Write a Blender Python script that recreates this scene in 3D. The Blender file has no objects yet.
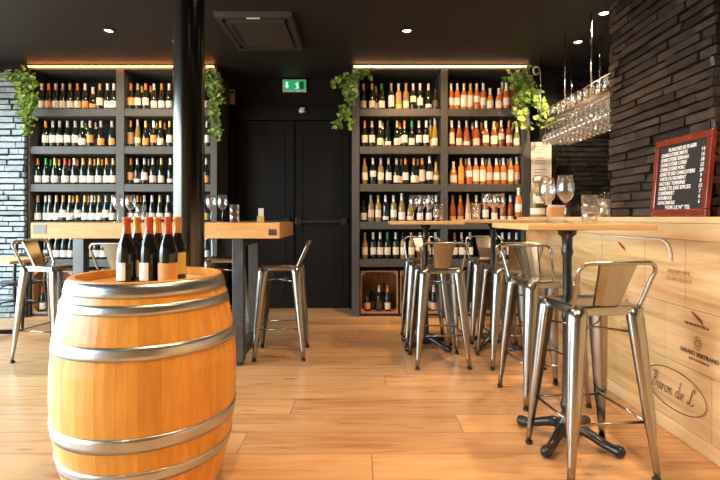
import bpy, bmesh, math, random
from mathutils import Vector, Matrix
R = math.radians
random.seed(7)
SC = bpy.context.scene
COL = SC.collection
HZ, F, CX, CH = 217.0, 480.0, 360.0, 1.16      # horizon row, focal length, centre column, eye height

def wx(px, y): return (px - CX) / F * y
def wz(py, y): return CH - (py - HZ) * y / F

# ------------------------------------------------------------------ materials
MATS = {}
def new_mat(name):
    m = bpy.data.materials.new(name); m.use_nodes = True
    nt = m.node_tree
    return m, nt, nt.nodes['Principled BSDF']

def setp(b, **kw):
    names = dict(col='Base Color', rough='Roughness', metal='Metallic', spec='Specular IOR Level', trans='Transmission Weight',
                 coat='Coat Weight', ecol='Emission Color', estr='Emission Strength', ior='IOR', sss='Subsurface Weight', crough='Coat Roughness')
    for k, v in kw.items():
        if k in ('col', 'ecol'): v = (*v, 1)
        b.inputs[names[k]].default_value = v

def simple(name, col, rough=.5, **kw):
    if name in MATS: return MATS[name]
    m, nt, b = new_mat(name); setp(b, col=col, rough=rough, **kw); MATS[name] = m
    return m

def noisy(name, c1, c2, scale=(8, 8, 8), rough=.5, detail=4, bump=0, rr=0, vary=0, **kw):
    """two-tone noise; scale per axis"""
    if name in MATS: return MATS[name]
    m, nt, b = new_mat(name); N = nt.nodes; L = nt.links
    tc = N.new('ShaderNodeTexCoord'); mp = N.new('ShaderNodeMapping'); mp.inputs['Scale'].default_value = scale
    nz = N.new('ShaderNodeTexNoise'); nz.inputs['Scale'].default_value = 1; nz.inputs['Detail'].default_value = detail
    cr = N.new('ShaderNodeValToRGB'); cr.color_ramp.elements[0].position = .3; cr.color_ramp.elements[1].position = .7
    cr.color_ramp.elements[0].color = (*c1, 1); cr.color_ramp.elements[1].color = (*c2, 1)
    L.new(tc.outputs['Object'], mp.inputs[0]); L.new(mp.outputs[0], nz.inputs['Vector']); L.new(nz.outputs['Fac'], cr.inputs[0])
    res = cr.outputs[0]
    if vary:
        ge = N.new('ShaderNodeNewGeometry'); hs = N.new('ShaderNodeHueSaturation'); mv = N.new('ShaderNodeMapRange'); mv.inputs[3].default_value = 1 - vary; mv.inputs[4].default_value = 1 + vary
        L.new(ge.outputs['Random Per Island'], mv.inputs[0]); L.new(mv.outputs[0], hs.inputs['Value']); L.new(res, hs.inputs['Color']); res = hs.outputs[0]
    L.new(res, b.inputs['Base Color'])
    setp(b, rough=rough, **kw)
    if rr:
        mr = N.new('ShaderNodeMapRange'); mr.inputs[3].default_value = rough - rr; mr.inputs[4].default_value = rough + rr
        L.new(nz.outputs['Fac'], mr.inputs[0]); L.new(mr.outputs[0], b.inputs['Roughness'])
    if bump:
        bp = N.new('ShaderNodeBump'); bp.inputs['Strength'].default_value = bump; bp.inputs['Distance'].default_value = .01
        L.new(nz.outputs['Fac'], bp.inputs['Height']); L.new(bp.outputs[0], b.inputs['Normal'])
    MATS[name] = m
    return m

def wood(name, dark, light, scale, rough=.45, vary=.0, fine=.35, coat=0):
    """stretched grain with broad streaks; per-object tint when vary > 0"""
    if name in MATS: return MATS[name]
    m, nt, b = new_mat(name); N = nt.nodes; L = nt.links
    tc = N.new('ShaderNodeTexCoord'); mp = N.new('ShaderNodeMapping'); mp.inputs['Scale'].default_value = scale
    L.new(tc.outputs['Object'], mp.inputs[0])
    vec = mp.outputs[0]
    oi = N.new('ShaderNodeNewGeometry'); RND = 'Random Per Island'
    if vary:
        ad = N.new('ShaderNodeVectorMath'); ad.operation = 'MULTIPLY_ADD'
        cb = N.new('ShaderNodeCombineXYZ')
        for k in range(3): L.new(oi.outputs[RND], cb.inputs[k])
        ad.inputs[1].default_value = (37, 91, 53); L.new(cb.outputs[0], ad.inputs[0]); L.new(vec, ad.inputs[2]); vec = ad.outputs[0]
    n1 = N.new('ShaderNodeTexNoise'); n1.inputs['Scale'].default_value = 1; n1.inputs['Detail'].default_value = 5; n1.inputs['Distortion'].default_value = 1.2
    n2 = N.new('ShaderNodeTexNoise'); n2.inputs['Scale'].default_value = 4.5; n2.inputs['Detail'].default_value = 3
    L.new(vec, n1.inputs['Vector']); L.new(vec, n2.inputs['Vector'])
    mx = N.new('ShaderNodeMix'); mx.inputs['Factor'].default_value = fine
    L.new(n1.outputs['Fac'], mx.inputs[2]); L.new(n2.outputs['Fac'], mx.inputs[3])
    cr = N.new('ShaderNodeValToRGB'); e = cr.color_ramp.elements
    e[0].position, e[1].position = .3, .62
    e[0].color, e[1].color = (*dark, 1), (*light, 1)
    L.new(mx.outputs[0], cr.inputs[0])
    out = cr.outputs[0]
    if vary:
        hs = N.new('ShaderNodeHueSaturation')
        mr = N.new('ShaderNodeMapRange'); mr.inputs[3].default_value = 1 - vary; mr.inputs[4].default_value = 1 + vary * .6
        L.new(oi.outputs[RND], mr.inputs[0]); L.new(mr.outputs[0], hs.inputs['Value']); L.new(out, hs.inputs['Color']); out = hs.outputs[0]
    L.new(out, b.inputs['Base Color'])
    bp = N.new('ShaderNodeBump'); bp.inputs['Strength'].default_value = .12; bp.inputs['Distance'].default_value = .004
    L.new(n2.outputs['Fac'], bp.inputs['Height']); L.new(bp.outputs[0], b.inputs['Normal'])
    setp(b, rough=rough, coat=coat)
    MATS[name] = m
    return m

def floor_mat():
    m, nt, b = new_mat('oak_planks'); N = nt.nodes; L = nt.links
    tc = N.new('ShaderNodeTexCoord')
    br = N.new('ShaderNodeTexBrick'); br.offset = .0; br.offset_frequency = 2
    br.inputs['Scale'].default_value = 1; br.inputs['Brick Width'].default_value = 1.95; br.inputs['Row Height'].default_value = .235
    br.inputs['Mortar Size'].default_value = .0022; br.inputs['Mortar Smooth'].default_value = 0; br.inputs['Bias'].default_value = -.1
    br.inputs['Color1'].default_value = (.0, .0, .0, 1); br.inputs['Color2'].default_value = (1, 1, 1, 1); br.inputs['Mortar'].default_value = (.5, .5, .5, 1)
    sx = N.new('ShaderNodeSeparateXYZ'); L.new(tc.outputs['Object'], sx.inputs[0])
    dv = N.new('ShaderNodeMath'); dv.operation = 'DIVIDE'; dv.inputs[1].default_value = .235; L.new(sx.outputs['Y'], dv.inputs[0])
    fl = N.new('ShaderNodeMath'); fl.operation = 'FLOOR'; L.new(dv.outputs[0], fl.inputs[0])
    wn = N.new('ShaderNodeTexWhiteNoise'); wn.noise_dimensions = '1D'; L.new(fl.outputs[0], wn.inputs['W'])
    ma = N.new('ShaderNodeMath'); ma.operation = 'MULTIPLY_ADD'; ma.inputs[1].default_value = 3.7; L.new(wn.outputs['Value'], ma.inputs[0]); L.new(sx.outputs['X'], ma.inputs[2])
    cb = N.new('ShaderNodeCombineXYZ'); L.new(ma.outputs[0], cb.inputs[0]); L.new(sx.outputs['Y'], cb.inputs[1])
    L.new(cb.outputs[0], br.inputs['Vector'])
    sh = N.new('ShaderNodeVectorMath'); sh.operation = 'MULTIPLY_ADD'; sh.inputs[1].default_value = (23, 57, 0)
    L.new(br.outputs['Color'], sh.inputs[0])
    mp = N.new('ShaderNodeMapping'); mp.inputs['Scale'].default_value = (1.3, 13, 1); L.new(tc.outputs['Object'], mp.inputs[0]); L.new(mp.outputs[0], sh.inputs[2])
    n1 = N.new('ShaderNodeTexNoise'); n1.inputs['Scale'].default_value = 1; n1.inputs['Detail'].default_value = 6; n1.inputs['Distortion'].default_value = 1.6
    L.new(sh.outputs[0], n1.inputs['Vector'])
    cr = N.new('ShaderNodeValToRGB'); e = cr.color_ramp.elements
    e[0].position, e[1].position = .27, .68; e[0].color, e[1].color = (.36, .16, .06, 1), (.64, .37, .175, 1)
    e2 = e.new(.46); e2.color = (.57, .31, .135, 1)
    L.new(n1.outputs['Fac'], cr.inputs[0])
    # plank-to-plank tint
    hs = N.new('ShaderNodeHueSaturation'); mr = N.new('ShaderNodeMapRange'); mr.inputs[3].default_value = .80; mr.inputs[4].default_value = 1.12
    L.new(br.outputs['Color'], mr.inputs[0]); L.new(mr.outputs[0], hs.inputs['Value']); L.new(cr.outputs[0], hs.inputs['Color'])
    # knots and cracks
    mk = N.new('ShaderNodeMapping'); mk.inputs['Scale'].default_value = (1.6, 7.5, 1); L.new(tc.outputs['Object'], mk.inputs[0])
    vo = N.new('ShaderNodeTexVoronoi'); vo.inputs['Scale'].default_value = 1.1; L.new(mk.outputs[0], vo.inputs['Vector'])
    kr = N.new('ShaderNodeValToRGB'); ke = kr.color_ramp.elements; ke[0].position, ke[1].position = .03, .13; ke[0].color = (.9, .9, .9, 1); ke[1].color = (0, 0, 0, 1)
    L.new(vo.outputs['Distance'], kr.inputs[0])
    kx = N.new('ShaderNodeMix'); kx.data_type = 'RGBA'; kx.inputs[7].default_value = (.10, .045, .018, 1)
    L.new(kr.outputs[0], kx.inputs[0]); L.new(hs.outputs[0], kx.inputs[6])
    gx = N.new('ShaderNodeMix'); gx.data_type = 'RGBA'; gx.inputs[7].default_value = (.13, .055, .02, 1)
    mc = N.new('ShaderNodeMapping'); mc.inputs['Scale'].default_value = (1.1, 26, 1); L.new(tc.outputs['Object'], mc.inputs[0])
    nc = N.new('ShaderNodeTexNoise'); nc.inputs['Scale'].default_value = 1; nc.inputs['Detail'].default_value = 3; L.new(mc.outputs[0], nc.inputs['Vector'])
    rc = N.new('ShaderNodeValToRGB'); rc.color_ramp.elements[0].position = .715; rc.color_ramp.elements[1].position = .745; L.new(nc.outputs['Fac'], rc.inputs[0])
    cm = N.new('ShaderNodeMath'); cm.operation = 'MAXIMUM'; L.new(rc.outputs[0], cm.inputs[0]); L.new(br.outputs['Fac'], cm.inputs[1])
    cs = N.new('ShaderNodeMath'); cs.operation = 'MULTIPLY'; cs.inputs[1].default_value = .8; L.new(cm.outputs[0], cs.inputs[0])
    L.new(cs.outputs[0], gx.inputs[0]); L.new(kx.outputs[2], gx.inputs[6])
    L.new(gx.outputs[2], b.inputs['Base Color'])
    bp = N.new('ShaderNodeBump'); bp.inputs['Strength'].default_value = .15; bp.inputs['Distance'].default_value = .004
    L.new(n1.outputs['Fac'], bp.inputs['Height']); L.new(bp.outputs[0], b.inputs['Normal'])
    setp(b, rough=.29, spec=.55)
    return m

def glass_mat(name, tint=(1, 1, 1), gl=.9, blend=.35, glint_white=0):
    if name in MATS: return MATS[name]
    m, nt, b = new_mat(name); N = nt.nodes; L = nt.links
    out = N['Material Output']; N.remove(b)
    tr = N.new('ShaderNodeBsdfTransparent'); tr.inputs[0].default_value = (*tint, 1)
    gs = N.new('ShaderNodeBsdfGlossy'); gs.inputs['Roughness'].default_value = .03; gs.inputs[0].default_value = (gl, gl, gl, 1)
    lw = N.new('ShaderNodeLayerWeight'); lw.inputs['Blend'].default_value = blend
    mr = N.new('ShaderNodeMapRange'); mr.inputs[3].default_value = .05; mr.inputs[4].default_value = .85
    mx = N.new('ShaderNodeMixShader')
    L.new(lw.outputs['Facing'], mr.inputs[0]); L.new(mr.outputs[0], mx.inputs[0]); L.new(tr.outputs[0], mx.inputs[1]); L.new(gs.outputs[0], mx.inputs[2]); res = mx.outputs[0]
    if glint_white:  # white diffuse mixed in to stand for the highlights that glasses catch
        df = N.new('ShaderNodeBsdfTranslucent'); df.inputs[0].default_value = (.9, .9, .88, 1); d2 = N.new('ShaderNodeBsdfDiffuse'); d2.inputs[0].default_value = (.9, .9, .88, 1)
        ma = N.new('ShaderNodeMixShader'); L.new(df.outputs[0], ma.inputs[1]); L.new(d2.outputs[0], ma.inputs[2])
        mh = N.new('ShaderNodeMixShader'); mh.inputs[0].default_value = glint_white; L.new(res, mh.inputs[1]); L.new(ma.outputs[0], mh.inputs[2]); res = mh.outputs[0]
    L.new(res, out.inputs[0])
    MATS[name] = m
    return m

def emit(name, col, s):
    if name in MATS: return MATS[name]
    m, nt, b = new_mat(name); setp(b, col=(0, 0, 0), ecol=col, estr=s); MATS[name] = m
    return m

M_FLOOR = floor_mat()
M_CEIL = noisy('ceiling_paint', (.017, .0155, .014), (.022, .020, .018), (1.5, 1.5, 1.5), .6, spec=.15)
M_BLACKWALL = noisy('black_wall_paint', (.008, .007, .006), (.011, .0095, .008), (3, 3, 3), .55, spec=.15)
M_DOOR = noisy('black_door_paint', (.008, .007, .006), (.011, .0095, .008), (4, 4, 4), .45, spec=.2)
M_PLASTER = noisy('warm_plaster', (.30, .18, .085), (.36, .22, .11), (2, 2, 2), .8)
M_SHELF = noisy('anthracite_shelf_paint', (.074, .074, .070), (.088, .088, .083), (6, 6, 6), .5, spec=.3)
M_SHELFBACK = simple('shelf_back_paint', (.010, .009, .008), .6)
M_BRICK_DAYLIT = noisy('daylit_slate_brick', (.125, .155, .163), (.28, .325, .338), (9, 9, 26), .45, bump=.6, vary=.3)  # daylight sheen on dark slate, painted in as a paler grey-blue
M_BRICK_DARK = noisy('dark_slate_brick', (.020, .015, .012), (.058, .042, .032), (9, 9, 24), .34, bump=.8, vary=.5)
M_BRICK_BLACK = noisy('black_slate_brick', (.010, .009, .008), (.028, .023, .020), (9, 9, 24), .36, bump=.8, vary=.4)
M_MORTAR = simple('black_mortar', (.012, .011, .010), .9)
M_STEEL = noisy('brushed_gunmetal', (.34, .33, .295), (.41, .40, .36), (7, 7, 3), .24, rr=.015, metal=1)
M_STEEL_DK = noisy('dark_steel', (.09, .09, .092), (.13, .13, .13), (9, 9, 9), .38, metal=.8)
M_RUBBER = simple('black_rubber', (.012, .012, .012), .6)
M_IRON = noisy('black_cast_iron', (.010, .010, .011), (.018, .018, .019), (30, 30, 30), .28, bump=.15)
M_COLUMN = simple('column_bronze_paint', (.092, .088, .078), .19, metal=1)
M_GALV = noisy('galvanised_hoop', (.44, .455, .46), (.55, .56, .56), (10, 10, 12), .30, rr=.02, metal=1)
M_BARREL = wood('barrel_oak', (.60, .225, .026), (.80, .37, .062), (9, 9, 1.0), .34, vary=.10, fine=.4)
M_BARRELHEAD = wood('barrel_head_oak', (.60, .33, .13), (.74, .46, .22), (1.5, 14, 5), .42)
M_TABLEWOOD = wood('blond_pine', (.62, .28, .075), (.80, .44, .15), (1.2, 12, 12), .38)
M_BISTRO = wood('bistro_oak', (.58, .31, .11), (.76, .48, .21), (1.5, 14, 10), .35)
M_COUNTER = wood('counter_pine', (.64, .38, .16), (.80, .54, .27), (10, 1.1, 10), .4)
M_CRATEFRONT = wood('crate_panel_pine', (.50, .23, .07), (.88, .60, .30), (9, .8, 8), .48, vary=.14, fine=.25)
M_CRATE = wood('wine_crate_pine', (.30, .145, .055), (.42, .22, .09), (1.5, 9, 9), .55, vary=.1)
M_INK = simple('burnt_ink', (.10, .05, .02), .7)
M_FADED = simple('faded_ink', (.36, .21, .10), .7)
M_REDINK = simple('red_ink', (.34, .035, .015), .6)
M_BLACKBOARD = noisy('blackboard_slate', (.012, .012, .012), (.022, .022, .021), (20, 20, 20), .6)
M_CHALK = simple('white_chalk', (.85, .85, .82), .9)
M_MAHOGANY = wood('mahogany_frame', (.13, .018, .010), (.24, .04, .02), (10, 10, 10), .25, coat=.5)
M_PAPER = simple('poster_paper', (.70, .66, .58), .7)
M_GREYINK = simple('grey_ink', (.22, .2, .18), .7)
M_WHITE = simple('white_plastic', (.78, .76, .70), .4)
M_TAN = simple('tan_plastic', (.55, .42, .26), .4)
M_BLACKPL = simple('black_plastic', (.012, .012, .012), .35)
M_BENT = simple('black_bentwood_lacquer', (.014, .014, .016), .25)
M_GLASS = glass_mat('clear_glass', glint_white=.015)
M_RACKGLASS = glass_mat('rack_glass', gl=1.0, blend=.45, glint_white=.05)
M_LED = emit('warm_led', (1.0, .33, .07), 24)
M_LED2 = emit('pale_warm_led', (1.0, .52, .23), 16)
M_LAMP = emit('spot_lens', (1.0, .86, .62), 40)
M_EXITG = emit('exit_green', (.015, .34, .13), .8)
M_EXITW = emit('exit_white', (.75, 1.0, .72), .75)
M_CHROME = simple('chrome', (.75, .74, .72), .12, metal=1)
M_LEAF = noisy('ivy_leaf', (.10, .22, .025), (.38, .52, .10), (18, 18, 18), .4, sss=0)
M_STEM = simple('ivy_stem', (.10, .11, .03), .6)

# ------------------------------------------------------------------ mesh helpers
class MB:
    def __init__(s): s.v = []; s.f = []; s.sm = []
    def add(s, vs, fs, smooth=False):
        o = len(s.v); s.v += [tuple(v) for v in vs]
        s.f += [tuple(i + o for i in f) for f in fs]; s.sm += [smooth] * len(fs)
        return s
    def box(s, x0, x1, y0, y1, z0, z1, mat=None):
        vs = [(x, y, z) for z in (z0, z1) for y in (y0, y1) for x in (x0, x1)]
        if mat is not None: vs = [mat @ Vector(v) for v in vs]
        return s.add(vs, [(0, 2, 3, 1), (4, 5, 7, 6), (0, 1, 5, 4), (2, 6, 7, 3), (0, 4, 6, 2), (1, 3, 7, 5)])
    def lathe(s, prof, n=16, a0=0, a1=360, c=(0, 0, 0), smooth=True, caps=False):
        full = abs(a1 - a0) >= 359.9
        m = n if full else n + 1
        vs = []
        for r, z in prof:
            for k in range(m):
                a = R(a0 + (a1 - a0) * k / n); vs.append((c[0] + r * math.cos(a), c[1] + r * math.sin(a), c[2] + z))
        fs = []
        for i in range(len(prof) - 1):
            for k in range(n):
                k2 = (k + 1) % m
                fs.append((i * m + k, i * m + k2, (i + 1) * m + k2, (i + 1) * m + k))
        s.add(vs, fs, smooth)
        if caps and full:
            o = len(s.v) - len(vs)
            s.f.append(tuple(o + k for k in range(m - 1, -1, -1))); s.sm.append(False)
            s.f.append(tuple(o + (len(prof) - 1) * m + k for k in range(m))); s.sm.append(False)
        return s
    def tube(s, pts, r, n=8, caps=True):
        pts = [Vector(p) for p in pts]
        rs = r if isinstance(r, (list, tuple)) else [r] * len(pts)
        t0 = (pts[1] - pts[0]).normalized()
        up = Vector((0, 0, 1)) if abs(t0.z) < .9 else Vector((0, 1, 0))
        u = t0.cross(up).normalized()
        vs = []
        for i, p in enumerate(pts):
            a = pts[max(i - 1, 0)]; b = pts[min(i + 1, len(pts) - 1)]
            t = (b - a).normalized(); u = (u - t * u.dot(t)).normalized(); w = t.cross(u)
            for k in range(n):
                an = 2 * math.pi * k / n
                vs.append(p + (u * math.cos(an) + w * math.sin(an)) * rs[i])
        fs = [(i * n + k, i * n + (k + 1) % n, (i + 1) * n + (k + 1) % n, (i + 1) * n + k) for i in range(len(pts) - 1) for k in range(n)]
        s.add(vs, fs, True)
        if caps:
            o = len(s.v) - len(vs)
            s.f.append(tuple(o + k for k in range(n - 1, -1, -1))); s.sm.append(False)
            s.f.append(tuple(o + (len(pts) - 1) * n + k for k in range(n))); s.sm.append(False)
        return s
    def loft(s, rings, caps=True, smooth=True, closed=True):
        n = len(rings[0]); vs = [v for r_ in rings for v in r_]
        fs = [(i * n + k, i * n + (k + 1) % n, (i + 1) * n + (k + 1) % n, (i + 1) * n + k) for i in range(len(rings) - 1) for k in range(n if closed else n - 1)]
        s.add(vs, fs, smooth)
        if caps:
            o = len(s.v) - len(vs)
            s.f.append(tuple(o + k for k in range(n - 1, -1, -1))); s.sm.append(False)
            s.f.append(tuple(o + (len(rings) - 1) * n + k for k in range(n))); s.sm.append(False)
        return s
    def mesh(s, name):
        me = bpy.data.meshes.new(name); me.from_pydata(s.v, [], s.f)
        me.polygons.foreach_set('use_smooth', s.sm)
        bm = bmesh.new(); bm.from_mesh(me); bmesh.ops.recalc_face_normals(bm, faces=bm.faces); bm.to_mesh(me); bm.free()
        me.update()
        return me

def link(name, me, mat=None, parent=None, loc=(0, 0, 0), rz=0, bevel=0):
    o = bpy.data.objects.new(name, me); COL.objects.link(o)
    if mat is not None and not me.materials: me.materials.append(mat)
    o.location = loc; o.rotation_euler = (0, 0, rz)
    if parent: o.parent = parent
    if bevel:
        b = o.modifiers.new('Bevel', 'BEVEL'); b.width = bevel; b.segments = 2; b.limit_method = 'ANGLE'
    return o
def obj(name, mb, mat, parent=None, loc=(0, 0, 0), rz=0, bevel=0): return link(name, mb.mesh(name), mat, parent, loc, rz, bevel)
def box(name, x0, x1, y0, y1, z0, z1, mat, parent=None, bevel=0): return obj(name, MB().box(x0, x1, y0, y1, z0, z1), mat, parent, bevel=bevel)
def tag(o, label, cat, group=None):
    o['label'] = label; o['category'] = cat
    if group: o['group'] = group
    return o
def thing(name, label, cat, loc=(0, 0, 0), rz=0, group=None):
    o = bpy.data.objects.new(name, None); COL.objects.link(o); o.location = loc; o.rotation_euler = (0, 0, rz); o.empty_display_size = .1
    return tag(o, label, cat, group)
def struct(o): o['kind'] = 'structure'; return o
def sbox(name, *a, parent=None, bevel=0): return struct(box(name, *a, parent=parent, bevel=bevel))
def dup(root, loc, rz=0, label=None, group=None):
    r = root.copy(); COL.objects.link(r); r.location = loc; r.rotation_euler = (0, 0, rz)
    if label: r['label'] = label
    if group: r['group'] = group
    for ch in root.children:
        c = ch.copy(); COL.objects.link(c); c.parent = r
        for g in ch.children:
            d = g.copy(); COL.objects.link(d); d.parent = c
    return r
def text_mesh(txt, size, width=None, shear=0, bold=0, extrude=.0008):
    cu = bpy.data.curves.new('lettering', 'FONT'); cu.body = txt; cu.size = size; cu.extrude = extrude; cu.shear = shear; cu.align_x = 'CENTER'; cu.align_y = 'CENTER'; cu.offset = bold; cu.resolution_u = 2
    o = bpy.data.objects.new('lettering', cu); COL.objects.link(o)
    dg = bpy.context.evaluated_depsgraph_get(); me = bpy.data.meshes.new_from_object(o.evaluated_get(dg)); me.name = 'lettering'
    bpy.data.objects.remove(o); bpy.data.curves.remove(cu)
    if width:
        xs = [v.co.x for v in me.vertices]; k = width / (max(xs) - min(xs))
        for v in me.vertices: v.co.x *= k
    return me
def flat_poly(pts, t=.001):   # polygon in XY given as outline, small thickness
    mb = MB(); mb.loft([[(x, y, 0) for x, y in pts], [(x, y, t) for x, y in pts]], smooth=False); return mb

# ------------------------------------------------------------------ camera
cam_d = bpy.data.cameras.new('camera'); cam = bpy.data.objects.new('camera', cam_d); COL.objects.link(cam)
cam.location = (0, 0, CH); cam.rotation_euler = (R(90), 0, 0); cam_d.sensor_width = 36; cam_d.lens = 24; cam_d.shift_y = -(240 - HZ) / 720; cam_d.clip_start = .05
SC.camera = cam

# ------------------------------------------------------------------ room shell
XL, XR, YF, YB, ZC = -4.7, 3.4, -2.8, 6.15, 2.93
SF = 5.58    # front of the shelving
struct(obj('floor', MB().box(XL - .2, XR + .1, YF - .1, YB + .1, -.06, 0), M_FLOOR))
struct(obj('ceiling', MB().box(XL - .2, XR + .1, YF - .1, YB + .1, ZC, ZC + .1), M_CEIL))
sbox('wall_back', XL, XR, YB, YB + .1, 0, ZC, M_BLACKWALL)
sbox('wall_right', XR, XR + .1, YF, YB, 0, ZC, M_BLACKWALL)
sbox('wall_front', XL, XR, YF - .1, YF, 0, ZC, M_PLASTER)
# shop window on the left: low sill, header, end piers and slim mullions; daylight comes through it
w = MB().box(XL - .15, XL, YF, YB, 0, .12).box(XL - .15, XL, YF, YB, 2.72, ZC).box(XL - .15, XL, 5.2, YB, .12, 2.72).box(XL - .15, XL, YF, -1.9, .12, 2.72)
struct(obj('wall_left', w, M_BLACKWALL))
w = MB()
for y in (-1.9, -.15, 1.6, 3.4, 5.14): w.box(XL - .09, XL - .03, y, y + .06, .12, 2.72)
w.box(XL - .09, XL - .03, -1.9, 5.2, .12, .18); w.box(XL - .09, XL - .03, -1.9, 5.2, 2.66, 2.72)
struct(obj('window_1', w, M_STEEL_DK))

def brick_panel(name, mat, w, h, depth, course=.0585, seed=1, minl=.10, maxl=.36, ends=False, joint=.0055):
    """Ragged slate bricks laid over a mortar slab, in local XZ; faces -Y (local)."""
    rnd = random.Random(seed); mb = MB(); z = 0
    while z < h - .015:
        ch = course * rnd.uniform(.86, 1.14); zt = min(z + ch, h); x = -rnd.uniform(0, maxl)
        while x < w:
            l = rnd.uniform(minl, maxl); a, b = max(0, x), min(w, x + l)
            if b - a > .02:
                d = rnd.uniform(0, depth); dz = rnd.uniform(-1, 1) * course * .12
                y0 = -d
                x0 = a + .002; x1 = b - rnd.uniform(.002, .006)
                if ends and b >= w - .001: x1 = w + rnd.uniform(0, .012)
                z0 = z + joint + max(dz, 0) * .6; z1 = zt - joint + min(dz, 0)
                t = rnd.uniform(-.007, .007)
                vs = [(x0, y0, z0), (x1, y0 + t, z0), (x0, .05, z0), (x1, .05, z0), (x0, y0 - t, z1), (x1, y0, z1), (x0, .05, z1), (x1, .05, z1)]
                mb.add(vs, [(0, 2, 3, 1), (4, 5, 7, 6), (0, 1, 5, 4), (2, 6, 7, 3), (0, 4, 6, 2), (1, 3, 7, 5)])
            x += l
        z = zt
    return mb

# brick wall left of the shelving, daylight sheen put into its pale colour
o = struct(obj('wall_left_brick', brick_panel('b', M_BRICK_DAYLIT, .84, 2.83, .025, course=.066, seed=3, minl=.08, maxl=.27, joint=.0075), M_BRICK_DAYLIT, loc=(-4.70, 5.53, 0)))
struct(obj('mortar_bed', MB().box(-4.70, -3.862, 5.572, 5.6, 0, 2.83), M_MORTAR)); bpy.data.objects['mortar_bed'].name = 'wall_left_mortar'
sbox('trim_1', XL, -3.86, 5.45, 5.6, 2.83, ZC, M_BLACKWALL)
# black wall piece with the poster right of the shelving, black brick behind the bar
sbox('wall_poster', 1.985, 2.29, 5.6, YB, 0, ZC, M_BLACKWALL)
struct(obj('wall_bar_brick', brick_panel('b', M_BRICK_BLACK, 1.1, ZC, .022, course=.056, seed=11), M_BRICK_BLACK, loc=(2.29, 5.66, 0)))
sbox('wall_bar_mortar', 2.29, 3.4, 5.675, YB, 0, ZC, M_MORTAR)
# brick pier on the bar: long face (towards -X), near end (towards the camera), core
PX0, PX1, PY0, PY1 = 1.90, 2.34, 2.585, 3.68
struct(obj('wall_right_brick', brick_panel('b', M_BRICK_DARK, PY1 - PY0, ZC - 1.162, .022, course=.0575, seed=5, minl=.12, maxl=.4, joint=.0055), M_BRICK_DARK, loc=(PX0 + .022, PY1, 1.162), rz=R(-90)))
struct(obj('wall_right_brick_end', brick_panel('b', M_BRICK_DARK, PX1 - PX0 - .03, ZC - 1.162, .014, course=.0575, seed=9, minl=.1, maxl=.24, joint=.0055), M_BRICK_DARK, loc=(PX0 + .02, PY0 + .012, 1.162)))
sbox('wall_right_pier', PX0 + .05, PX1, PY0 + .03, PY1, 1.162, ZC, M_MORTAR)
# double door
sbox('trim_2', -1.60, -.12, 6.09, YB, 2.50, 2.56, M_DOOR)
def door(n, x0, x1, bar):
    d = struct(obj('door_%d' % n, MB().box(x0, x1, 6.10, YB - .002, .012, 2.38), M_DOOR, bevel=.004))
    m = MB()
    for a, b, c, e in ((x0 + .09, x1 - .09, .18, .20), (x0 + .09, x1 - .09, 2.20, 2.22)): m.box(a, b, 6.092, 6.1, c, e)
    for a in (x0 + .09, x1 - .11): m.box(a, a + .02, 6.092, 6.1, .18, 2.22)
    struct(obj('door_moulding', m, M_DOOR, d))
    m = MB().box(x0 + .03, x1 - .02, 6.02, 6.06, 1.085, 1.125).box(x0 + .03, x0 + .10, 6.03, 6.1, 1.06, 1.15).box(x1 - .09, x1 - .02, 6.03, 6.1, 1.06, 1.15)
    struct(obj('push_bar', m, M_BLACKPL, d, bevel=.004))
door(1, -1.56, -.86, False); door(2, -.84, -.14, True)
m = MB().box(-1.64, -1.57, 6.05, YB, 0, 2.50).box(-.13, -.10, 6.05, YB, 0, 2.50).box(-1.64, -.10, 6.05, YB, 2.385, 2.50).box(-.862, -.838, 6.075, 6.1, .012, 2.38)
struct(obj('trim_3', m, M_DOOR))
sbox('baseboard_back', -1.63, -.11, 6.13, YB, 0, .01, M_BLACKWALL)

# column
struct(obj('column', MB().lathe([(.094, 0), (.094, ZC)], 40), M_COLUMN, loc=(wx(189, 3.0), 3.0, 0)))

# ------------------------------------------------------------------ wine shelving
BT = [.666, 1.105, 1.544, 1.983, 2.422]       # shelf tops, bottom to top
TH = .087
def shelving(label, x0, x1, xd, wd, lw, rw, led):
    t = thing('wine_shelving', label, 'shelving', ((x0 + x1) / 2, SF, 0))
    ox = (x0 + x1) / 2
    def b(n, a, c, y0, y1, z0, z1, m, p=t, bev=.003): return box(n, a - ox, c - ox, y0 - SF, y1 - SF, z0, z1, m, p, bev)
    b('side_panel', x0, x0 + lw, SF, 6.12, 0, 2.875, M_SHELF); b('side_panel', x1 - rw, x1, SF, 6.12, 0, 2.875, M_SHELF)
    b('divider', xd, xd + wd, SF, 6.1, .02, 2.875, M_SHELF)
    b('back_panel', x0 + lw, x1 - rw, 6.08, 6.12, 0, 2.875, M_SHELFBACK)
    b('top_panel', x0, x1, SF, 6.12, 2.877, 2.897, M_SHELF)
    for z in BT:
        b('shelf', x0 + lw + .001, xd - .001, SF + .004, 6.08, z - TH, z, M_SHELF); b('shelf', xd + wd + .001, x1 - rw - .001, SF + .004, 6.08, z - TH, z, M_SHELF)
    b('plinth', x0 + lw + .001, x1 - rw - .001, SF + .03, 6.08, 0, .03, M_SHELFBACK)
    b('light_strip', x0 + .02, x1 - .03, SF - .030, SF - .016, 2.899, 2.908, led, bev=0)
    return t
shelving('anthracite wine shelving beside the pale brick wall, full of dark bottles', -3.862, -1.663, -2.837, .093, .022, .075, M_LED)
shelving('anthracite wine shelving on the right of the black door, with rosé bottles', -.093, 1.977, .946, .077, .087, .082, M_LED2)

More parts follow.
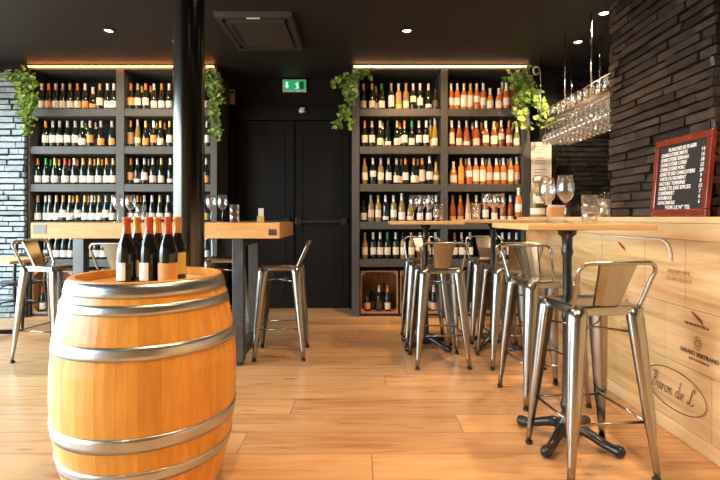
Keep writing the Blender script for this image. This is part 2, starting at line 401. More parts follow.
# ------------------------------------------------------------------ bottles
GL = {'d': simple('dark_green_glass', (.012, .018, .010), .09, coat=.6), 'n': simple('black_glass', (.008, .008, .008), .07, coat=.3),
      'r': simple('rose_wine_glass', (.80, .25, .06), .06, coat=.4, trans=.35), 'q': simple('deep_rose_wine_glass', (.40, .11, .03), .06, coat=.4, trans=.2), 'o': simple('orange_wine_glass', (.95, .40, .03), .06, coat=.4, trans=.25),
      'p': simple('pale_pink_wine_glass', (.88, .50, .24), .06, coat=.4, trans=.4), 'y': simple('golden_wine_glass', (.60, .42, .11), .06, coat=.4, trans=.5),
      'w': simple('olive_wine_glass', (.24, .20, .07), .1, coat=.4)}
CAPS = {'w': ('white', (.86, .82, .74)), 'o': ('orange', (.72, .27, .04)), 'y': ('gold', (.66, .43, .13)), 'g': ('green', (.04, .30, .08)), 'k': ('black', (.02, .02, .02)),
        'r': ('red', (.55, .09, .03)), 's': ('silver', (.42, .42, .40)), 'p': ('pink', (.66, .42, .34))}
LABS = {'w': ('white', (.80, .77, .70)), 'c': ('cream', (.80, .71, .56)), 'o': ('orange', (.72, .33, .10)), 'g': ('pale green', (.62, .70, .50)), 'k': ('dark', (.06, .05, .04)),
        'y': ('yellow', (.72, .52, .12)), 'p': ('pink', (.76, .52, .42)), 'b': ('brown', (.42, .24, .10))}
PROF = {
 'burg': [(.0, 0), (.034, 0), (.0375, .006), (.0375, .135), (.036, .155), (.030, .18), (.0215, .207), (.0165, .228), (.0142, .25), (.0138, .288), (.0155, .290), (.0155, .300), (0, .301)],
 'bord': [(.0, 0), (.034, 0), (.0365, .006), (.0365, .178), (.034, .195), (.026, .211), (.0175, .222), (.0142, .234), (.0138, .288), (.0155, .290), (.0155, .302), (0, .303)],
 'flute': [(.0, 0), (.034, 0), (.0365, .006), (.0365, .11), (.034, .15), (.028, .20), (.020, .25), (.0145, .285), (.0138, .322), (.0155, .325), (.0155, .335), (0, .336)],
 'squat': [(.0, 0), (.036, 0), (.040, .007), (.040, .10), (.038, .125), (.030, .150), (.0185, .172), (.0145, .195), (.0138, .235), (.0155, .238), (.0155, .248), (0, .249)],
 'champ': [(.0, 0), (.038, 0), (.042, .007), (.042, .135), (.039, .165), (.030, .20), (.0205, .235), (.017, .262), (.0165, .285), (.018, .29), (.018, .306), (0, .307)]}
LABZ = {'n': (.022, .100), 'm': (.05, .135), 'h': (.085, .155), 'l': (.022, .062), 't': (.035, .165)}
CACHE = {}
def prof_r(p, z):
    for (r0, z0), (r1, z1) in zip(p, p[1:]):
        if z0 <= z <= z1 and z1 > z0: return r0 + (r1 - r0) * (z - z0) / (z1 - z0)
    return .015
def b_mesh(kind, g):
    k = ('b', kind, g)
    if k not in CACHE:
        me = MB().lathe(PROF[kind], 18).mesh('wine_bottle'); me.materials.append(GL[g]); CACHE[k] = me
    return CACHE[k]
def c_mesh(kind, c):
    k = ('c', kind, c)
    if k not in CACHE:
        p = PROF[kind]; top = p[-1][1]; lo = top - (.076 if kind != 'champ' else .09)
        zs = [lo] + [z for r, z in p if lo < z < top - .0005]
        pr = [(prof_r(p, z) + .0012, z) for z in zs] + [(.0, top + .0012)]
        me = MB().lathe(pr, 16).mesh('capsule'); me.materials.append(simple('capsule_' + CAPS[c][0], CAPS[c][1], .3, metal=.25)); CACHE[k] = me
    return CACHE[k]
def l_mesh(kind, l, zr, arc=200):
    k = ('l', kind, l, zr, arc)
    if k not in CACHE:
        p = PROF[kind]; z0, z1 = LABZ[zr]; z1 = min(z1, {'burg': .135, 'bord': .176, 'flute': .112, 'squat': .10, 'champ': .134}[kind])
        zs = [z0, (z0 + z1) / 2, z1]
        pr = [(prof_r(p, z) + .0009, z) for z in zs]
        mb = MB(); mb.lathe(pr, 16, -90 - arc / 2, -90 + arc / 2)
        mb.lathe([(r - .0006, z) for r, z in reversed(pr)], 16, -90 - arc / 2, -90 + arc / 2)
        me = mb.mesh('label'); me.materials.append(simple('paper_label_' + LABS[l][0].replace(' ', '_'), LABS[l][1], .6)); CACHE[k] = me
    return CACHE[k]
def bottle(x, y, z, kind, g, c, l, zr, label, group, sc=1.0, yaw=0, arc=200):
    o = link('wine_bottle', b_mesh(kind, g), None, None, (x, y, z), yaw); o.scale = (sc * .93, sc * .93, sc)
    tag(o, label, 'bottle', group)
    if c: link('capsule', c_mesh(kind, c), None, o)
    if l: link('label', l_mesh(kind, l, zr, arc), None, o)
    return o
ORD = 'zeroth first second third fourth fifth sixth seventh eighth ninth tenth eleventh twelfth thirteenth fourteenth fifteenth sixteenth seventeenth eighteenth nineteenth twentieth'.split()
KN = {'b': 'burg', 'B': 'bord', 'f': 'flute', 's': 'squat', 'c': 'champ'}
GN = {'d': 'dark', 'n': 'black', 'r': 'rosé', 'q': 'deep rosé', 'o': 'orange', 'p': 'pink', 'y': 'golden', 'w': 'olive'}
def row(spec, zb, level, bay, back='', x_of=None, y0=SF + .085, sc=1.03, deep=False):
    """spec: 'px kind glass cap label zr' items separated by commas; back: necks glimpsed in the second rank"""
    items = []
    for rank, s in ((0, spec), (1, back)):
        for it in [q.split() for q in s.split(',') if q.strip()]:
            px, code = float(it[0]), it[1]
            items.append([px, code, rank, float(it[2]) if len(it) > 2 else 1])
    items.sort()
    placed = []
    for i, (px, code, rank, s2) in enumerate(items):
        kd, g, c, l, zr = code
        if deep and g == 'r': g = 'q'
        yy = y0 + (.10 if rank else 0)
        x = wx(px, yy)
        s = sc * s2; b0, b1 = BAY[bay]; hw_ = (.036 if kd in 'bBf' else .04) * s
        x = min(max(x, b0 + hw_), b1 - hw_)
        while any((x - a) ** 2 + (yy - b) ** 2 < ((.0352 if kd in 'bBf' else .0385) * s + r_) ** 2 for a, b, r_ in placed): yy += .012
        placed.append((x, yy, (.0352 if kd in 'bBf' else .0385) * s))
        look = '%s-labelled %s bottle with %s capsule' % (LABS[l][0].replace(' ', '-'), GN[g], CAPS[c][0]) if l != '-' else '%s bottle with %s capsule' % (GN[g], CAPS[c][0])
        bottle(x, yy, zb + .0005, KN[kd], g, c, l if l != '-' else None, zr, '%s, %s from left, %s, %s' % (look, ORD[i + 1], level, bay), 'wine bottles on the ' + bay, s, random.uniform(-.35, .35))
LA, LB, RA, RB = 'left bay left shelving', 'right bay left shelving', 'left bay right shelving', 'right bay right shelving'
BAY = {LA: (-3.838, -2.840), LB: (-2.741, -1.741), RA: (-.003, .943), RB: (1.026, 1.892)}
LV = ['bottom shelf', 'fourth shelf', 'middle shelf', 'second shelf', 'top shelf']
# -- left shelving
row('42 bdwcn,48.8 bdoon,56 bdwwn,63 bdscn,70.2 bdycn,77.6 bdocn,85.3 bdwon,93 sdwol 1.05,99.9 bdycm,107.5 bdwwn,114 bdwwn', BT[4], LV[4], LA)
row('45.7 bdogm,52.9 bdswm,59.8 bdswm,67.5 bdswm,75.3 bdswm,82.2 bdswn,90.1 Bdpom,101 bdson,111.9 bdson', BT[3], LV[3], LA, '86 bdgwn,96 Bdpkn')
row('37.8 bdown,46.1 bdgwn,54.9 bdywn,65.1 bdrwn,74.4 bdwwn,83.2 bdywn,90.4 bdown,98.7 bdywn,106.8 bdown,113.2 bdywn', BT[2], LV[2], LA, '51 bdgwn,59.6 bdywn,70 bdrwn,78 bdrwn,95 bdywn,102.6 bdown')
row('35.6 bdywn,43.2 bdwwn,49.9 bdswn,56.6 bdywn,63.3 bdowm,70 bdycn,77.6 bdowm,85 bdywn,92.2 bdwwn,99.2 bdywn,106.1 bdswm,112.6 bdycn', BT[1], LV[1], LA, '73.5 bdywn,89 bdown,95.5 bdywn')
row('34.5 bdywn,42.5 bdwwn,49.8 bdswn,56.8 bdwwn,63.9 bdywn,71 bdwwn,88 bdywn,96 bdwwn,103.2 bdswn,110.5 bdwwn', BT[0], LV[0], LA)
row('130.8 bdoom,137.9 bdswm,145.8 bdocm,154.2 bdwcn,161.7 bdown,169.2 bdwwn,206 bdycn', BT[4], LV[4], LB, '142 bdycn,151 bdocn')
row('128.8 Bdobt,137.8 fyscm .95,145.8 bdyon,153.8 bdwom,160.6 bdycn,169.7 bdywm,207 bdswm', BT[3], LV[3], LB, '150 bdkcn,157 bdycn,165 bdocn')
row('128.2 bdoom,137.4 bdswl,144.6 bdscm,153 bdspn,161.4 bdycn,170.4 bdwwl,206.4 bdson', BT[2], LV[2], LB, '149 bdscn,158 bdkcn')
row('128 bdywn,136.8 bdown,144.6 bdswn,152.2 bdwwn,160 bdywn,168.2 bdwwn,206 bdkyn', BT[1], LV[1], LB, '141 bdrwn')
row('129 bdwwn,137 bdywn,145 bdwwn,153 bdswn,161 bdywn,169 bdwwn,206.5 bdwwn', BT[0], LV[0], LB)
# -- right shelving
row('363.4 bdycn,372.2 bdywn,381.7 bdgwn,391.3 Bdywt,398.6 Bpwyl,406 Bwycn,413.2 Bdwch,420.1 Bdwcm,428.5 bdwwl,435.6 sdkkn', BT[4], LV[4], RA, '376 bdycn')
row('364.6 bdocm,372 bdycm,380.1 bdwcn,387.8 Bdkcl,397 bdycn,404.6 bdowm,411.8 bdgcn,419 bdswm,426.2 Bdwwm,434.8 fyscn', BT[3], LV[3], RA, '382.5 bdwcn,400 bdowm,430.5 fyscn')
row('364.6 Bwowm,373 Bdwwh,380.8 Bwscm,388.6 Bdswm,396.6 bdswn,405.6 bdowm,413.9 bdown,422.2 Bdopt,429.6 bdwwm 1.07,437 swycm 1.05', BT[2], LV[2], RA, '401.5 bdycn,418 bdycn')
row('363.6 sdkcn,370.9 Bwspm,378.2 Byycm,385.6 Bdwwl,393.6 Bwwwm,401.8 bwwwn 1.08,410.2 syycl,420 Bdwwn,428.8 Bdwwn,436.2 Bdwwm', BT[1], LV[1], RA)
row('364.8 byycm,373.3 Bdwcm,380.3 Bdwcm,387.5 Bdgcm,395.8 Bdwcm,403.2 Bykcm,411.4 Bwycm,420 Bdycm,428 Bdycm,435.6 Bdwcm', BT[0], LV[0], RA)
row('451 Brwwm,457.3 Brwwm,463.9 Brwwt,470.4 Bryct,476.8 Brwwh,483.2 Brwwm,490.1 sowwn,498.8 sowwn,506.5 crwwm', BT[4], LV[4], RB, '502.4 Brwwm 1.15,507.6 Brwwm 1.2,514 Brwwm 1.2')
row('451.8 Brwwt,459.2 brscn,466.6 brscl,476.4 brwpn,485.8 brwcm,494 cryct .95,501.4 Brwch,509 Browm,517.4 swwcn', BT[3], LV[3], RB, '472.5 brscn,481.6 bryon,497.5 Bryom,513 bryon', deep=True)
row('453.4 srwcn 1.05,461 Boyom,469.2 Brwwh,475.9 Brwct,482.6 Brwct,489.4 Brspm,496.5 brwwm,503.4 Brwpm,510.8 Bryct,518.2 Brwpm 1.04', BT[2], LV[2], RB, '466 Brwwh,486 Bryom,500 brwon,508 brwon')
row('452.7 bryol,460.4 bryol,468 fpypn .95,476.5 Brwwm,485.5 Brwwm,494.4 Brwwn,503 brwwl,510.5 brwwl', BT[1], LV[1], RB, deep=True)
row('454.6 Bdowm,461.6 Bdwwm,470 Bdwwm,495.5 bdwwm,502.4 bdwcn,509.4 bdwwm,516.6 bdwcm', BT[0], LV[0], RB)

# ------------------------------------------------------------------ wine crates at the bottom
def crate(x0, x1, label, group='open wine crates under the shelving'):
    W, H, D, T = x1 - x0, .50, .34, .014
    t = thing('wine_crate', label, 'crate', ((x0 + x1) / 2, SF + .03, .031), 0, group)
    h = W / 2
    for s in (-1, 1): box('side_board', s * h - (T if s > 0 else 0), s * h + (T if s < 0 else 0), 0, D, 0, H, M_CRATE, t, .002)
    box('top_board', -h + T, h - T, 0, D, H - T, H, M_CRATE, t, .002); box('bottom_board', -h + T, h - T, 0, D, 0, T, M_CRATE, t, .002)
    mb = MB(); n = 6; s = (W - 2 * T) / n
    for k in range(n): mb.box(-h + T + k * s + .002, -h + T + (k + 1) * s - .002, D - .01, D, T, H - T)
    obj('back_slats', mb, M_CRATE, t)
    mb = MB()
    for sx in (-1, 1):
        for z0, dz in ((T, 1), (H - T, -1)):
            a = .05
            mb.loft([[(sx * (h - T), y, z0), (sx * (h - T - a), y, z0), (sx * (h - T), y, z0 + dz * a)] for y in (.002, .02)], smooth=False)
    obj('corner_block', mb, M_CRATE, t)
    return t
def crate_bottles(pxs, where, x0, x1):
    for i, (px, code) in enumerate(pxs):
        kd, g, c, l, zr = code; y = SF + .03 + (.10 if i % 2 == 0 else .20); x = min(max(wx(px, y), x0 + .054), x1 - .054)
        bottle(x, y, .0465, KN[kd], g, c, l, zr, '%s-labelled bottle with %s capsule, %s from left in the %s' % (LABS[l][0].replace(' ', '-'), CAPS[c][0], ORD[i + 1], where), 'bottles standing in the wine crates', 1.0, random.uniform(-.3, .3))
xs = [(0.006, .446), (.470, .930)]
crate(*xs[0], 'open pine wine crate under right shelving, nearest the black door')
crate(*xs[1], 'open pine wine crate just left of the right shelving divider')
crate(1.045, 1.445, 'open pine wine crate just right of the right shelving divider'); crate(1.465, 1.875, 'open pine wine crate at bar end of right shelving')
crate(-3.83, -3.36, 'open pine wine crate under left shelving, beside the pale brick wall'); crate(-3.34, -2.86, 'open pine wine crate just left of the left shelving divider')
crate(-2.73, -2.26, 'open pine wine crate just right of the left shelving divider'); crate(-2.235, -1.755, 'open pine wine crate under left shelving, nearest the black door')
crate_bottles([(367.3, 'bdkon'), (372.6, 'bdgkn'), (379, 'bdwkn'), (383.8, 'bdkkn'), (387.6, 'bdown')], 'crate nearest the door', *xs[0])
crate_bottles([(404.5, 'bdywn'), (412, 'bdkcn'), (420, 'bdwwn'), (429, 'bdswn'), (436.5, 'bdwpn')], 'crate left of right divider', *xs[1])
crate_bottles([(456, 'bdwwn'), (464, 'bdycn'), (473, 'bdkwn'), (480, 'bdwwn')], 'crate right of right divider', 1.045, 1.445)
crate_bottles([(494, 'bdwwn'), (501, 'bdwcn'), (509, 'bdywn'), (516.5, 'bdwwn')], 'crate at the bar end', 1.465, 1.875)
crate_bottles([(37.5, 'bdrwn'), (45.6, 'bdwwn'), (54, 'bdywn'), (62, 'bdkwn')], 'crate beside pale brick', -3.83, -3.36)
crate_bottles([(79, 'bdwwn'), (88, 'bdywn'), (97, 'bdwwn'), (105, 'bdkwn')], 'crate left of left divider', -3.34, -2.86)
crate_bottles([(132, 'bdwwn'), (141, 'bdywn'), (150, 'bdwwn'), (158, 'bdswn')], 'crate right of left divider', -2.73, -2.26)

# ------------------------------------------------------------------ barrel
BD = 2.08; BX = wx(360 - .44 * 480, BD); BH = .915
def barrel_r(z):
    return .3685 - .345 * (z - .48) ** 2
t = thing('wine_barrel', 'upright oak wine barrel with steel hoops, six bottles standing on top', 'barrel', (BX, BD, 0))
mb = MB(); n = 30
for k in range(n):      # staves
    a0, a1 = 2 * math.pi * k / n + .0007, 2 * math.pi * (k + 1) / n - .0007
    zs = [0, .08, .2, .33, .45, .57, .7, .82, BH]
    rings = []
    for z in zs:
        r_, q = barrel_r(z), barrel_r(z) - .026
        if z == BH: r_ -= .002
        am = (a0 + a1) / 2
        rings.append([(r_ * math.cos(a), r_ * math.sin(a), z) for a in (a0, am, a1)] + [(q * math.cos(a), q * math.sin(a), z) for a in (a1, am, a0)])
    mb.loft(rings, smooth=False)
obj('staves', mb, M_BARREL, t)
mb = MB().lathe([(0, 0), (.281, 0), (.281, .022), (0, .022)], 48, smooth=False); obj('barrel_head', mb, M_BARRELHEAD, t, (0, 0, BH - .037 - .022), R(35))
mb = MB().lathe([(0, 0), (.281, 0), (.281, .02), (0, .02)], 48, smooth=False); obj('barrel_head', mb, M_BARRELHEAD, t, (0, 0, .03))
for z0, z1 in ((.860, .910), (.797, .834), (.638, .688), (.304, .360), (.178, .224), (.004, .055)):
    zs = [z0 + (z1 - z0) * q / 3 for q in range(4)]
    pr = [(barrel_r(z) + .003, z) for z in zs]; pr = [(pr[0][0] - .003, z0)] + pr + [(pr[-1][0] - .003, z1)]
    obj('hoop', MB().lathe(pr, 64), M_GALV, t)
# barrel bottles
for i, (px, by, cap, lab, yaw) in enumerate(((126.8, 2.0, 'r', 'w', -30), (149.2, 2.0, 'r', 'w', -28), (168, 1.985, 'r', 'o', 20), (137.2, 2.125, 'o', 'o', 30), (157.6, 2.125, 'o', 'o', 35), (177.2, 2.115, 'o', 'y', 10))):
    where = ['leftmost of the front three', 'middle of the front three', 'rightmost of the front three', 'leftmost of the rear three', 'middle of the rear three', 'rightmost of the rear three'][i]
    bottle(wx(px, by), by, BH - .0365, 'burg', 'n', cap, lab, 'n' if lab != 'y' else 't', 'dark bottle with %s capsule on the barrel, %s' % (CAPS[cap][0], where), 'bottles on the barrel', .94, R(yaw), 95 if i in (0, 1) else 150).scale = (1.02, 1.02, .94)

# ------------------------------------------------------------------ stools
def make_stool(label, loc, rz):
    t = thing('bar_stool', label, 'bar stool', loc, rz, 'metal bar stools with low backs')
    S, ZT = .152, .765
    def ring(h, z, rad=.045):
        pts = []
        for q, (sx, sy) in enumerate(((1, 1), (-1, 1), (-1, -1), (1, -1))):
            for k in range(6):
                a = R(90 * q + 90 * k / 5); pts.append((sx * (h - rad) + rad * math.cos(a), sy * (h - rad) + rad * math.sin(a), z))
        return pts
    mb = MB(); mb.loft([ring(S * 1.035, ZT - .042), ring(S * 1.04, ZT - .040), ring(S * 1.01, ZT - .008), ring(S * .985, ZT), ring(S * .93, ZT), ring(S * .8, ZT - .005), ring(S * .4, ZT - .008, .03)], smooth=True)
    obj('seat', mb, M_STEEL, t)
    for sx, sy in ((1, 1), (-1, 1), (-1, -1), (1, -1)):
        d = Vector((sx, sy, 0)).normalized(); tt = Vector((-d.y, d.x, 0))
        rings = []
        for z, rr in ((ZT - .008, .020), (ZT - .016, .040), (ZT - .05, .046), (ZT - .16, .0435), (.42, .0365), (.25, .031), (.19, .0235), (.09, .0185), (.018, .0160)):
            f = (ZT - z) / ZT; c = Vector((sx, sy, 0)) * (.128 + .072 * f); c.z = z
            pts = [c + (d * math.cos(R(a)) + tt * math.sin(R(a))) * rr for a in range(-115, 116, 23)]
            pts.append(c + d * rr * .35)
            rings.append(pts)
        lg = obj('leg', MB().loft(rings), M_STEEL, t)
        obj('rubber_foot', MB().lathe([(.0, 0), (.015, 0), (.0185, .004), (.0185, .013), (.012, .017)], 10, c=(sx * .1985, sy * .1985, 0)), M_RUBBER, lg)
    zr = .25; p = .128 + .072 * (ZT - zr) / ZT
    for a, b in (((1, 1), (-1, 1)), ((-1, 1), (-1, -1)), ((-1, -1), (1, -1)), ((1, -1), (1, 1))):
        q = .97; obj('foot_rail', MB().tube([(a[0] * p * q, a[1] * p * q, zr), (b[0] * p * q, b[1] * p * q, zr)], .0065, 8), M_STEEL, t)
    zb = .63; p = .128 + .072 * (ZT - zb) / ZT
    mb = MB().tube([(-p, -p, zb), (p, p, zb)], .0055, 6).tube([(-p, p, zb + .012), (p, -p, zb + .012)], .0055, 6); obj('cross_brace', mb, M_STEEL, t)
    # low back: bent tube leaning out behind the seat
    def P(x, h): return (x, -.138 - .100 * h, ZT - .02 + .222 * h)
    path = [P(-.154, 0), P(-.158, .1)]
    path += [P(-.172 + .004 * k, .70 + .05 * k) for k in range(1)]
    for k in range(7):
        a = R(180 - 15 * k); path.append(P(-.132 + .045 * math.cos(a), .78 + .2 * math.sin(a)))
    path += [P(0, .985)]
    path = path + [(-x, y, z) for x, y, z in reversed(path[:-1])]
    obj('back_rail', MB().tube(path, .0095, 10), M_STEEL, t)
    rings = []
    for h, w in ((-.02, .057), (.06, .058), (.5, .070), (.96, .084)):
        x0, y0, z0 = P(0, h)
        nrm = Vector((0, -.222, -.100)).normalized()
        row_ = []
        for x, dd in ((-w, .012), (-w, 0), (-w * .5, .003), (0, .004), (w * .5, .003), (w, 0), (w, .012)):
            row_.append(Vector((x, y0, z0)) + nrm * (dd if abs(x) < w else -dd))
        row_ += [v + Vector((0, .003, .001)) for v in reversed(row_)]
        rings.append(row_)
    bp = obj('back_panel', MB().loft(rings, smooth=False), M_STEEL, t)
    mb = MB()
    for x in (-.035, .035):
        c = P(x, .03); mb.lathe([(.0075, 0), (.0055, .004), (0, .005)], 8, c=(c[0], c[1] + .012, ZT - .004))
    obj('rivet', mb, M_STEEL, bp)
    return t
S0 = make_stool('steel bar stool nearest the camera, in front of the table beside the crate boarded bar', (1.085, 2.285, 0), R(6))
for loc, rz, lb in (
    ((1.175, 3.10, 0), 186, 'steel bar stool facing us from behind the nearest pedestal table'),
    ((.628, 3.85, 0), 2, 'steel bar stool with its back to us, in front of the far left pedestal table'),
    ((.615, 4.52, 0), 181, 'steel bar stool behind the far left pedestal table, mostly hidden by the one before it'),
    ((1.195, 3.84, 0), 2, 'steel bar stool, back to us, at the far pedestal table closer to the bar'),
    ((1.23, 4.58, 0), 178, 'steel bar stool behind far pedestal table, in front of right shelving divider'),
    ((-.66, 4.06, 0), 92, 'steel bar stool at right end of the long high table, beside the doors'),
    ((-2.535, 3.98, 0), -100, 'steel bar stool at left end of the long high table, near the bentwood chair'),
    ((-1.83, 3.79, 0), 0, 'steel bar stool half hidden behind the barrel, tucked under the long high table'),
    ((-1.33, 4.74, 0), 184, 'steel bar stool on the far side of the long high table, behind the column')):
    dup(S0, loc, R(rz), lb)

# ------------------------------------------------------------------ pedestal tables
def pedestal(label, x, y, ztop, px, py, rot=0, ftr=0):
    t = thing('pedestal_table', label, 'table', (px, py, 0), 0, 'square pedestal tables')
    h = .295; dx, dy = x - px, y - py
    obj('table_top', MB().box(-h, h, -h, h, -.026, 0), M_BISTRO, t, (dx, dy, ztop), rot, .004)
    pr = [(.0, .035), (.052, .035), (.056, .06), (.050, .10), (.034, .125), (.028, .16), (.034, .175), (.034, .195), (.026, .21), (.0225, .40), (.0225, .62), (.0275, .635), (.0275, .655), (.0225, .67), (.0225, ztop - .17), (.029, ztop - .155), (.029, ztop - .135), (.025, ztop - .125), (.027, ztop - .07), (.045, ztop - .055), (.047, ztop - .036), (.09, ztop - .034), (.09, ztop - .0265), (0, ztop - .0265)]
    obj('post', MB().lathe(pr, 20), M_IRON, t)
    for k in range(4):
        a = R(45 + 90 * k + ftr); c, s = math.cos(a), math.sin(a)
        pts = [(.03, .075), (.07, .082), (.12, .066), (.17, .045), (.215, .033), (.245, .030), (.262, .029), (.275, .027)]
        rs = [.030, .028, .024, .022, .022, .029, .027, .012]
        rs = [min(r_, z - .0005) for r_, (q, z) in zip(rs, pts)]
        obj('pedestal_foot', MB().tube([(q * c, q * s, z) for q, z in pts], rs, 10), M_IRON, t)
    return t
pedestal('square oak topped pedestal table nearest us, beside the wine crate bar front', 1.055, 2.47, 1.126, 1.075, 2.49, 0)
pedestal('square oak topped pedestal table farther back on the left, standing clear of the bar', .555, 4.20, 1.124, .585, 4.29)
pedestal('square oak topped pedestal table farther back, between left far table and the bar', 1.165, 4.27, 1.136, 1.195, 4.31)

# ------------------------------------------------------------------ long high table on the left
TX0, TX1, TY0, TY1 = -2.525, -.615, 3.68, 4.42
t = thing('high_table', 'long blond high table with thick top and steel frame legs, behind the barrel', 'table', ((TX0 + TX1) / 2, (TY0 + TY1) / 2, 0))
hw, hd = (TX1 - TX0) / 2, (TY1 - TY0) / 2
obj('table_top', MB().box(-hw, hw, -hd, hd, .995, 1.116), M_TABLEWOOD, t, bevel=.004)
for x in (.665, -.665):
    x = -.62 if x < 0 else .62
    mb = MB()
    for y in (-.28, .26): mb.box(x - .042, x + .042, y - .04, y + .04, .03, .994)
    mb.box(x - .042, x + .042, -.24, .22, .06, .14); mb.box(x - .042, x + .042, -.24, .22, .93, .994)
    fr = obj('leg_frame', mb, M_STEEL_DK, t, bevel=.003)
    for y in (-.28, .26): obj('foot_pad', MB().box(x - .03, x + .03, y - .03, y + .03, 0, .0295), M_RUBBER, fr)
box('socket_plate', -hw + .02, -hw + .12, -hd - .004, -hd + .001, 1.03, 1.10, simple('grey_socket', (.24, .23, .19), .45), t); box('socket_plate', hw - .085, hw - .025, -hd - .004, -hd + .001, 1.02, 1.065, M_STEEL_DK, t)

# ------------------------------------------------------------------ glassware
GP = [(.036, .0), (.036, .003), (.012, .007), (.0042, .015), (.0036, .090), (.009, .099), (.024, .113), (.036, .134), (.0405, .156), (.0395, .180), (.032, .228), (.0305, .228), (.038, .180), (.039, .156), (.0345, .135), (.023, .115), (.0, .103)]
TP = [(.0, .0), (.034, 0), (.037, .003), (.041, .092), (.0395, .092), (.0355, .010), (0, .010)]
ME_G = MB().lathe(GP, 20).mesh('wine_glass'); ME_G.materials.append(M_GLASS)
ME_T = MB().lathe(TP, 18).mesh('tumbler'); ME_T.materials.append(M_GLASS)
def glass(x, y, z, label, s=1.0, grp='wine glasses on the tables'): o = link('wine_glass', ME_G, None, None, (x, y, z)); o.scale = (s, s, s); tag(o, label, 'wine glass', grp); return o
def tumbler(x, y, z, label, s=1.0): o = link('tumbler', ME_T, None, None, (x, y, z)); o.scale = (s, s, s); tag(o, label, 'tumbler', 'stacked tumblers on the tables'); return o
def tstack(x, y, z, where, s=1.0):
    tumbler(x, y, z, 'lower tumbler of the stack of two ' + where, s); tumbler(x, y, z + .055 * s, 'upper tumbler of the stack of two ' + where, s)
zt = 1.1165
glass(wx(118, 4.0), 4.0, zt, 'clear wine glass leftmost on the long high table, by the left divider')
glass(wx(130.5, 4.02), 4.02, zt, 'clear wine glass on the long high table, right of the leftmost one')
tstack(wx(141, 3.95), 3.95, zt, 'on the long table left of the column')
glass(wx(211, 4.0), 4.0, zt, 'clear wine glass on the long high table, just right of the column')
glass(wx(222.5, 3.98), 3.98, zt, 'clear wine glass on the long high table, beside the right tumblers')
tstack(wx(234.5, 3.95), 3.95, zt, 'on the long table right of the column')
t = thing('card_holder', 'small wooden block holding a white card, right end of the long high table', 'card holder', (wx(261, 3.95), 3.95, zt))
box('wooden_block', -.028, .028, -.02, .02, 0, .05, M_TABLEWOOD, t, .003); box('card', -.022, .022, -.002, .002, .0505, .115, M_PAPER, t)
zt = 1.1265
glass(wx(547.5, 2.58), 2.58, zt, 'large wine glass on the nearest pedestal table, left of the pair', 1.06)
glass(wx(565.5, 2.56), 2.56, zt, 'large wine glass on the nearest pedestal table, beside the tumblers', 1.12)
tstack(wx(589.5, 2.50), 2.50, zt, 'on the nearest pedestal table', 1.0)
zt = 1.1245
glass(wx(413.5, 4.20), 4.20, zt, 'clear wine glass on the far left pedestal table, leftmost of three')
glass(wx(421.5, 4.27), 4.27, zt, 'clear wine glass on the far left pedestal table, middle of three')
glass(wx(429.5, 4.18), 4.18, zt, 'clear wine glass on the far left pedestal table, beside its tumblers')
tstack(wx(438.5, 4.15), 4.15, zt, 'on the far left pedestal table')
zt = 1.1365
tstack(wx(476, 4.22), 4.22, zt, 'on the far pedestal table closer to the bar')
glass(wx(486, 4.20), 4.20, zt, 'clear wine glass on far table closer to bar, next to its tumblers')
glass(wx(493, 4.30), 4.30, zt, 'clear wine glass on far table closer to bar, middle of three')
glass(wx(500.5, 4.22), 4.22, zt, 'clear wine glass on far table closer to bar, rightmost of three')

# ------------------------------------------------------------------ bar
BXF, BY0, BY1 = 1.67, -1.60, 4.83  # near run lies out of view, extended as a warm reflector for the metals
t = thing('bar_counter', 'long wooden bar faced with stamped wine crate boards', 'bar counter', (BXF, (BY0 + BY1) / 2, 0))
oy = (BY0 + BY1) / 2
def bb(n, x0, x1, y0, y1, z0, z1, m, bev=.002, p=t): return box(n, x0 - BXF, x1 - BXF, y0 - oy, y1 - oy, z0, z1, m, p, bev)
bb('carcass', 1.695, 2.30, BY0, BY1 - .02, .002, 1.05, M_BLACKPL, 0)
bb('skirting', 1.664, 1.694, BY0, BY1, .002, .076, M_COUNTER)
bb('end_panel', 1.672, 2.30, BY1 - .019, BY1, .002, 1.05, M_CRATEFRONT)
rows = [(.078, .392, (-1.60, -.9, -.3, .3, .85, 1.30, 1.78, 2.285, 2.86, 3.36, 3.86, 4.34, 4.83)), (.394, .694, (-1.60, -1.0, -.5, .1, .7, 1.2, 1.62, 2.11, 2.63, 3.12, 3.62, 4.12, 4.55, 4.83)), (.696, 1.042, (-1.60, -1.1, -.4, .1, .6, 1.1, 1.60, 2.05, 2.47, 2.82, 3.32, 3.80, 4.30, 4.83))]
rnd = random.Random(4)
for z0, z1, ys in rows:
    for a, b in zip(ys, ys[1:]): bb('crate_board', 1.672 + rnd.uniform(-.003, .002), 1.694, a + .001, b - .001, z0, z1, M_CRATEFRONT)
bb('fascia', 1.655, 1.70, BY0, BY1 + .02, 1.044, 1.128, M_COUNTER)
bb('counter_top', 1.64, 2.36, BY0, 5.02, 1.129, 1.1605, M_COUNTER, .003)
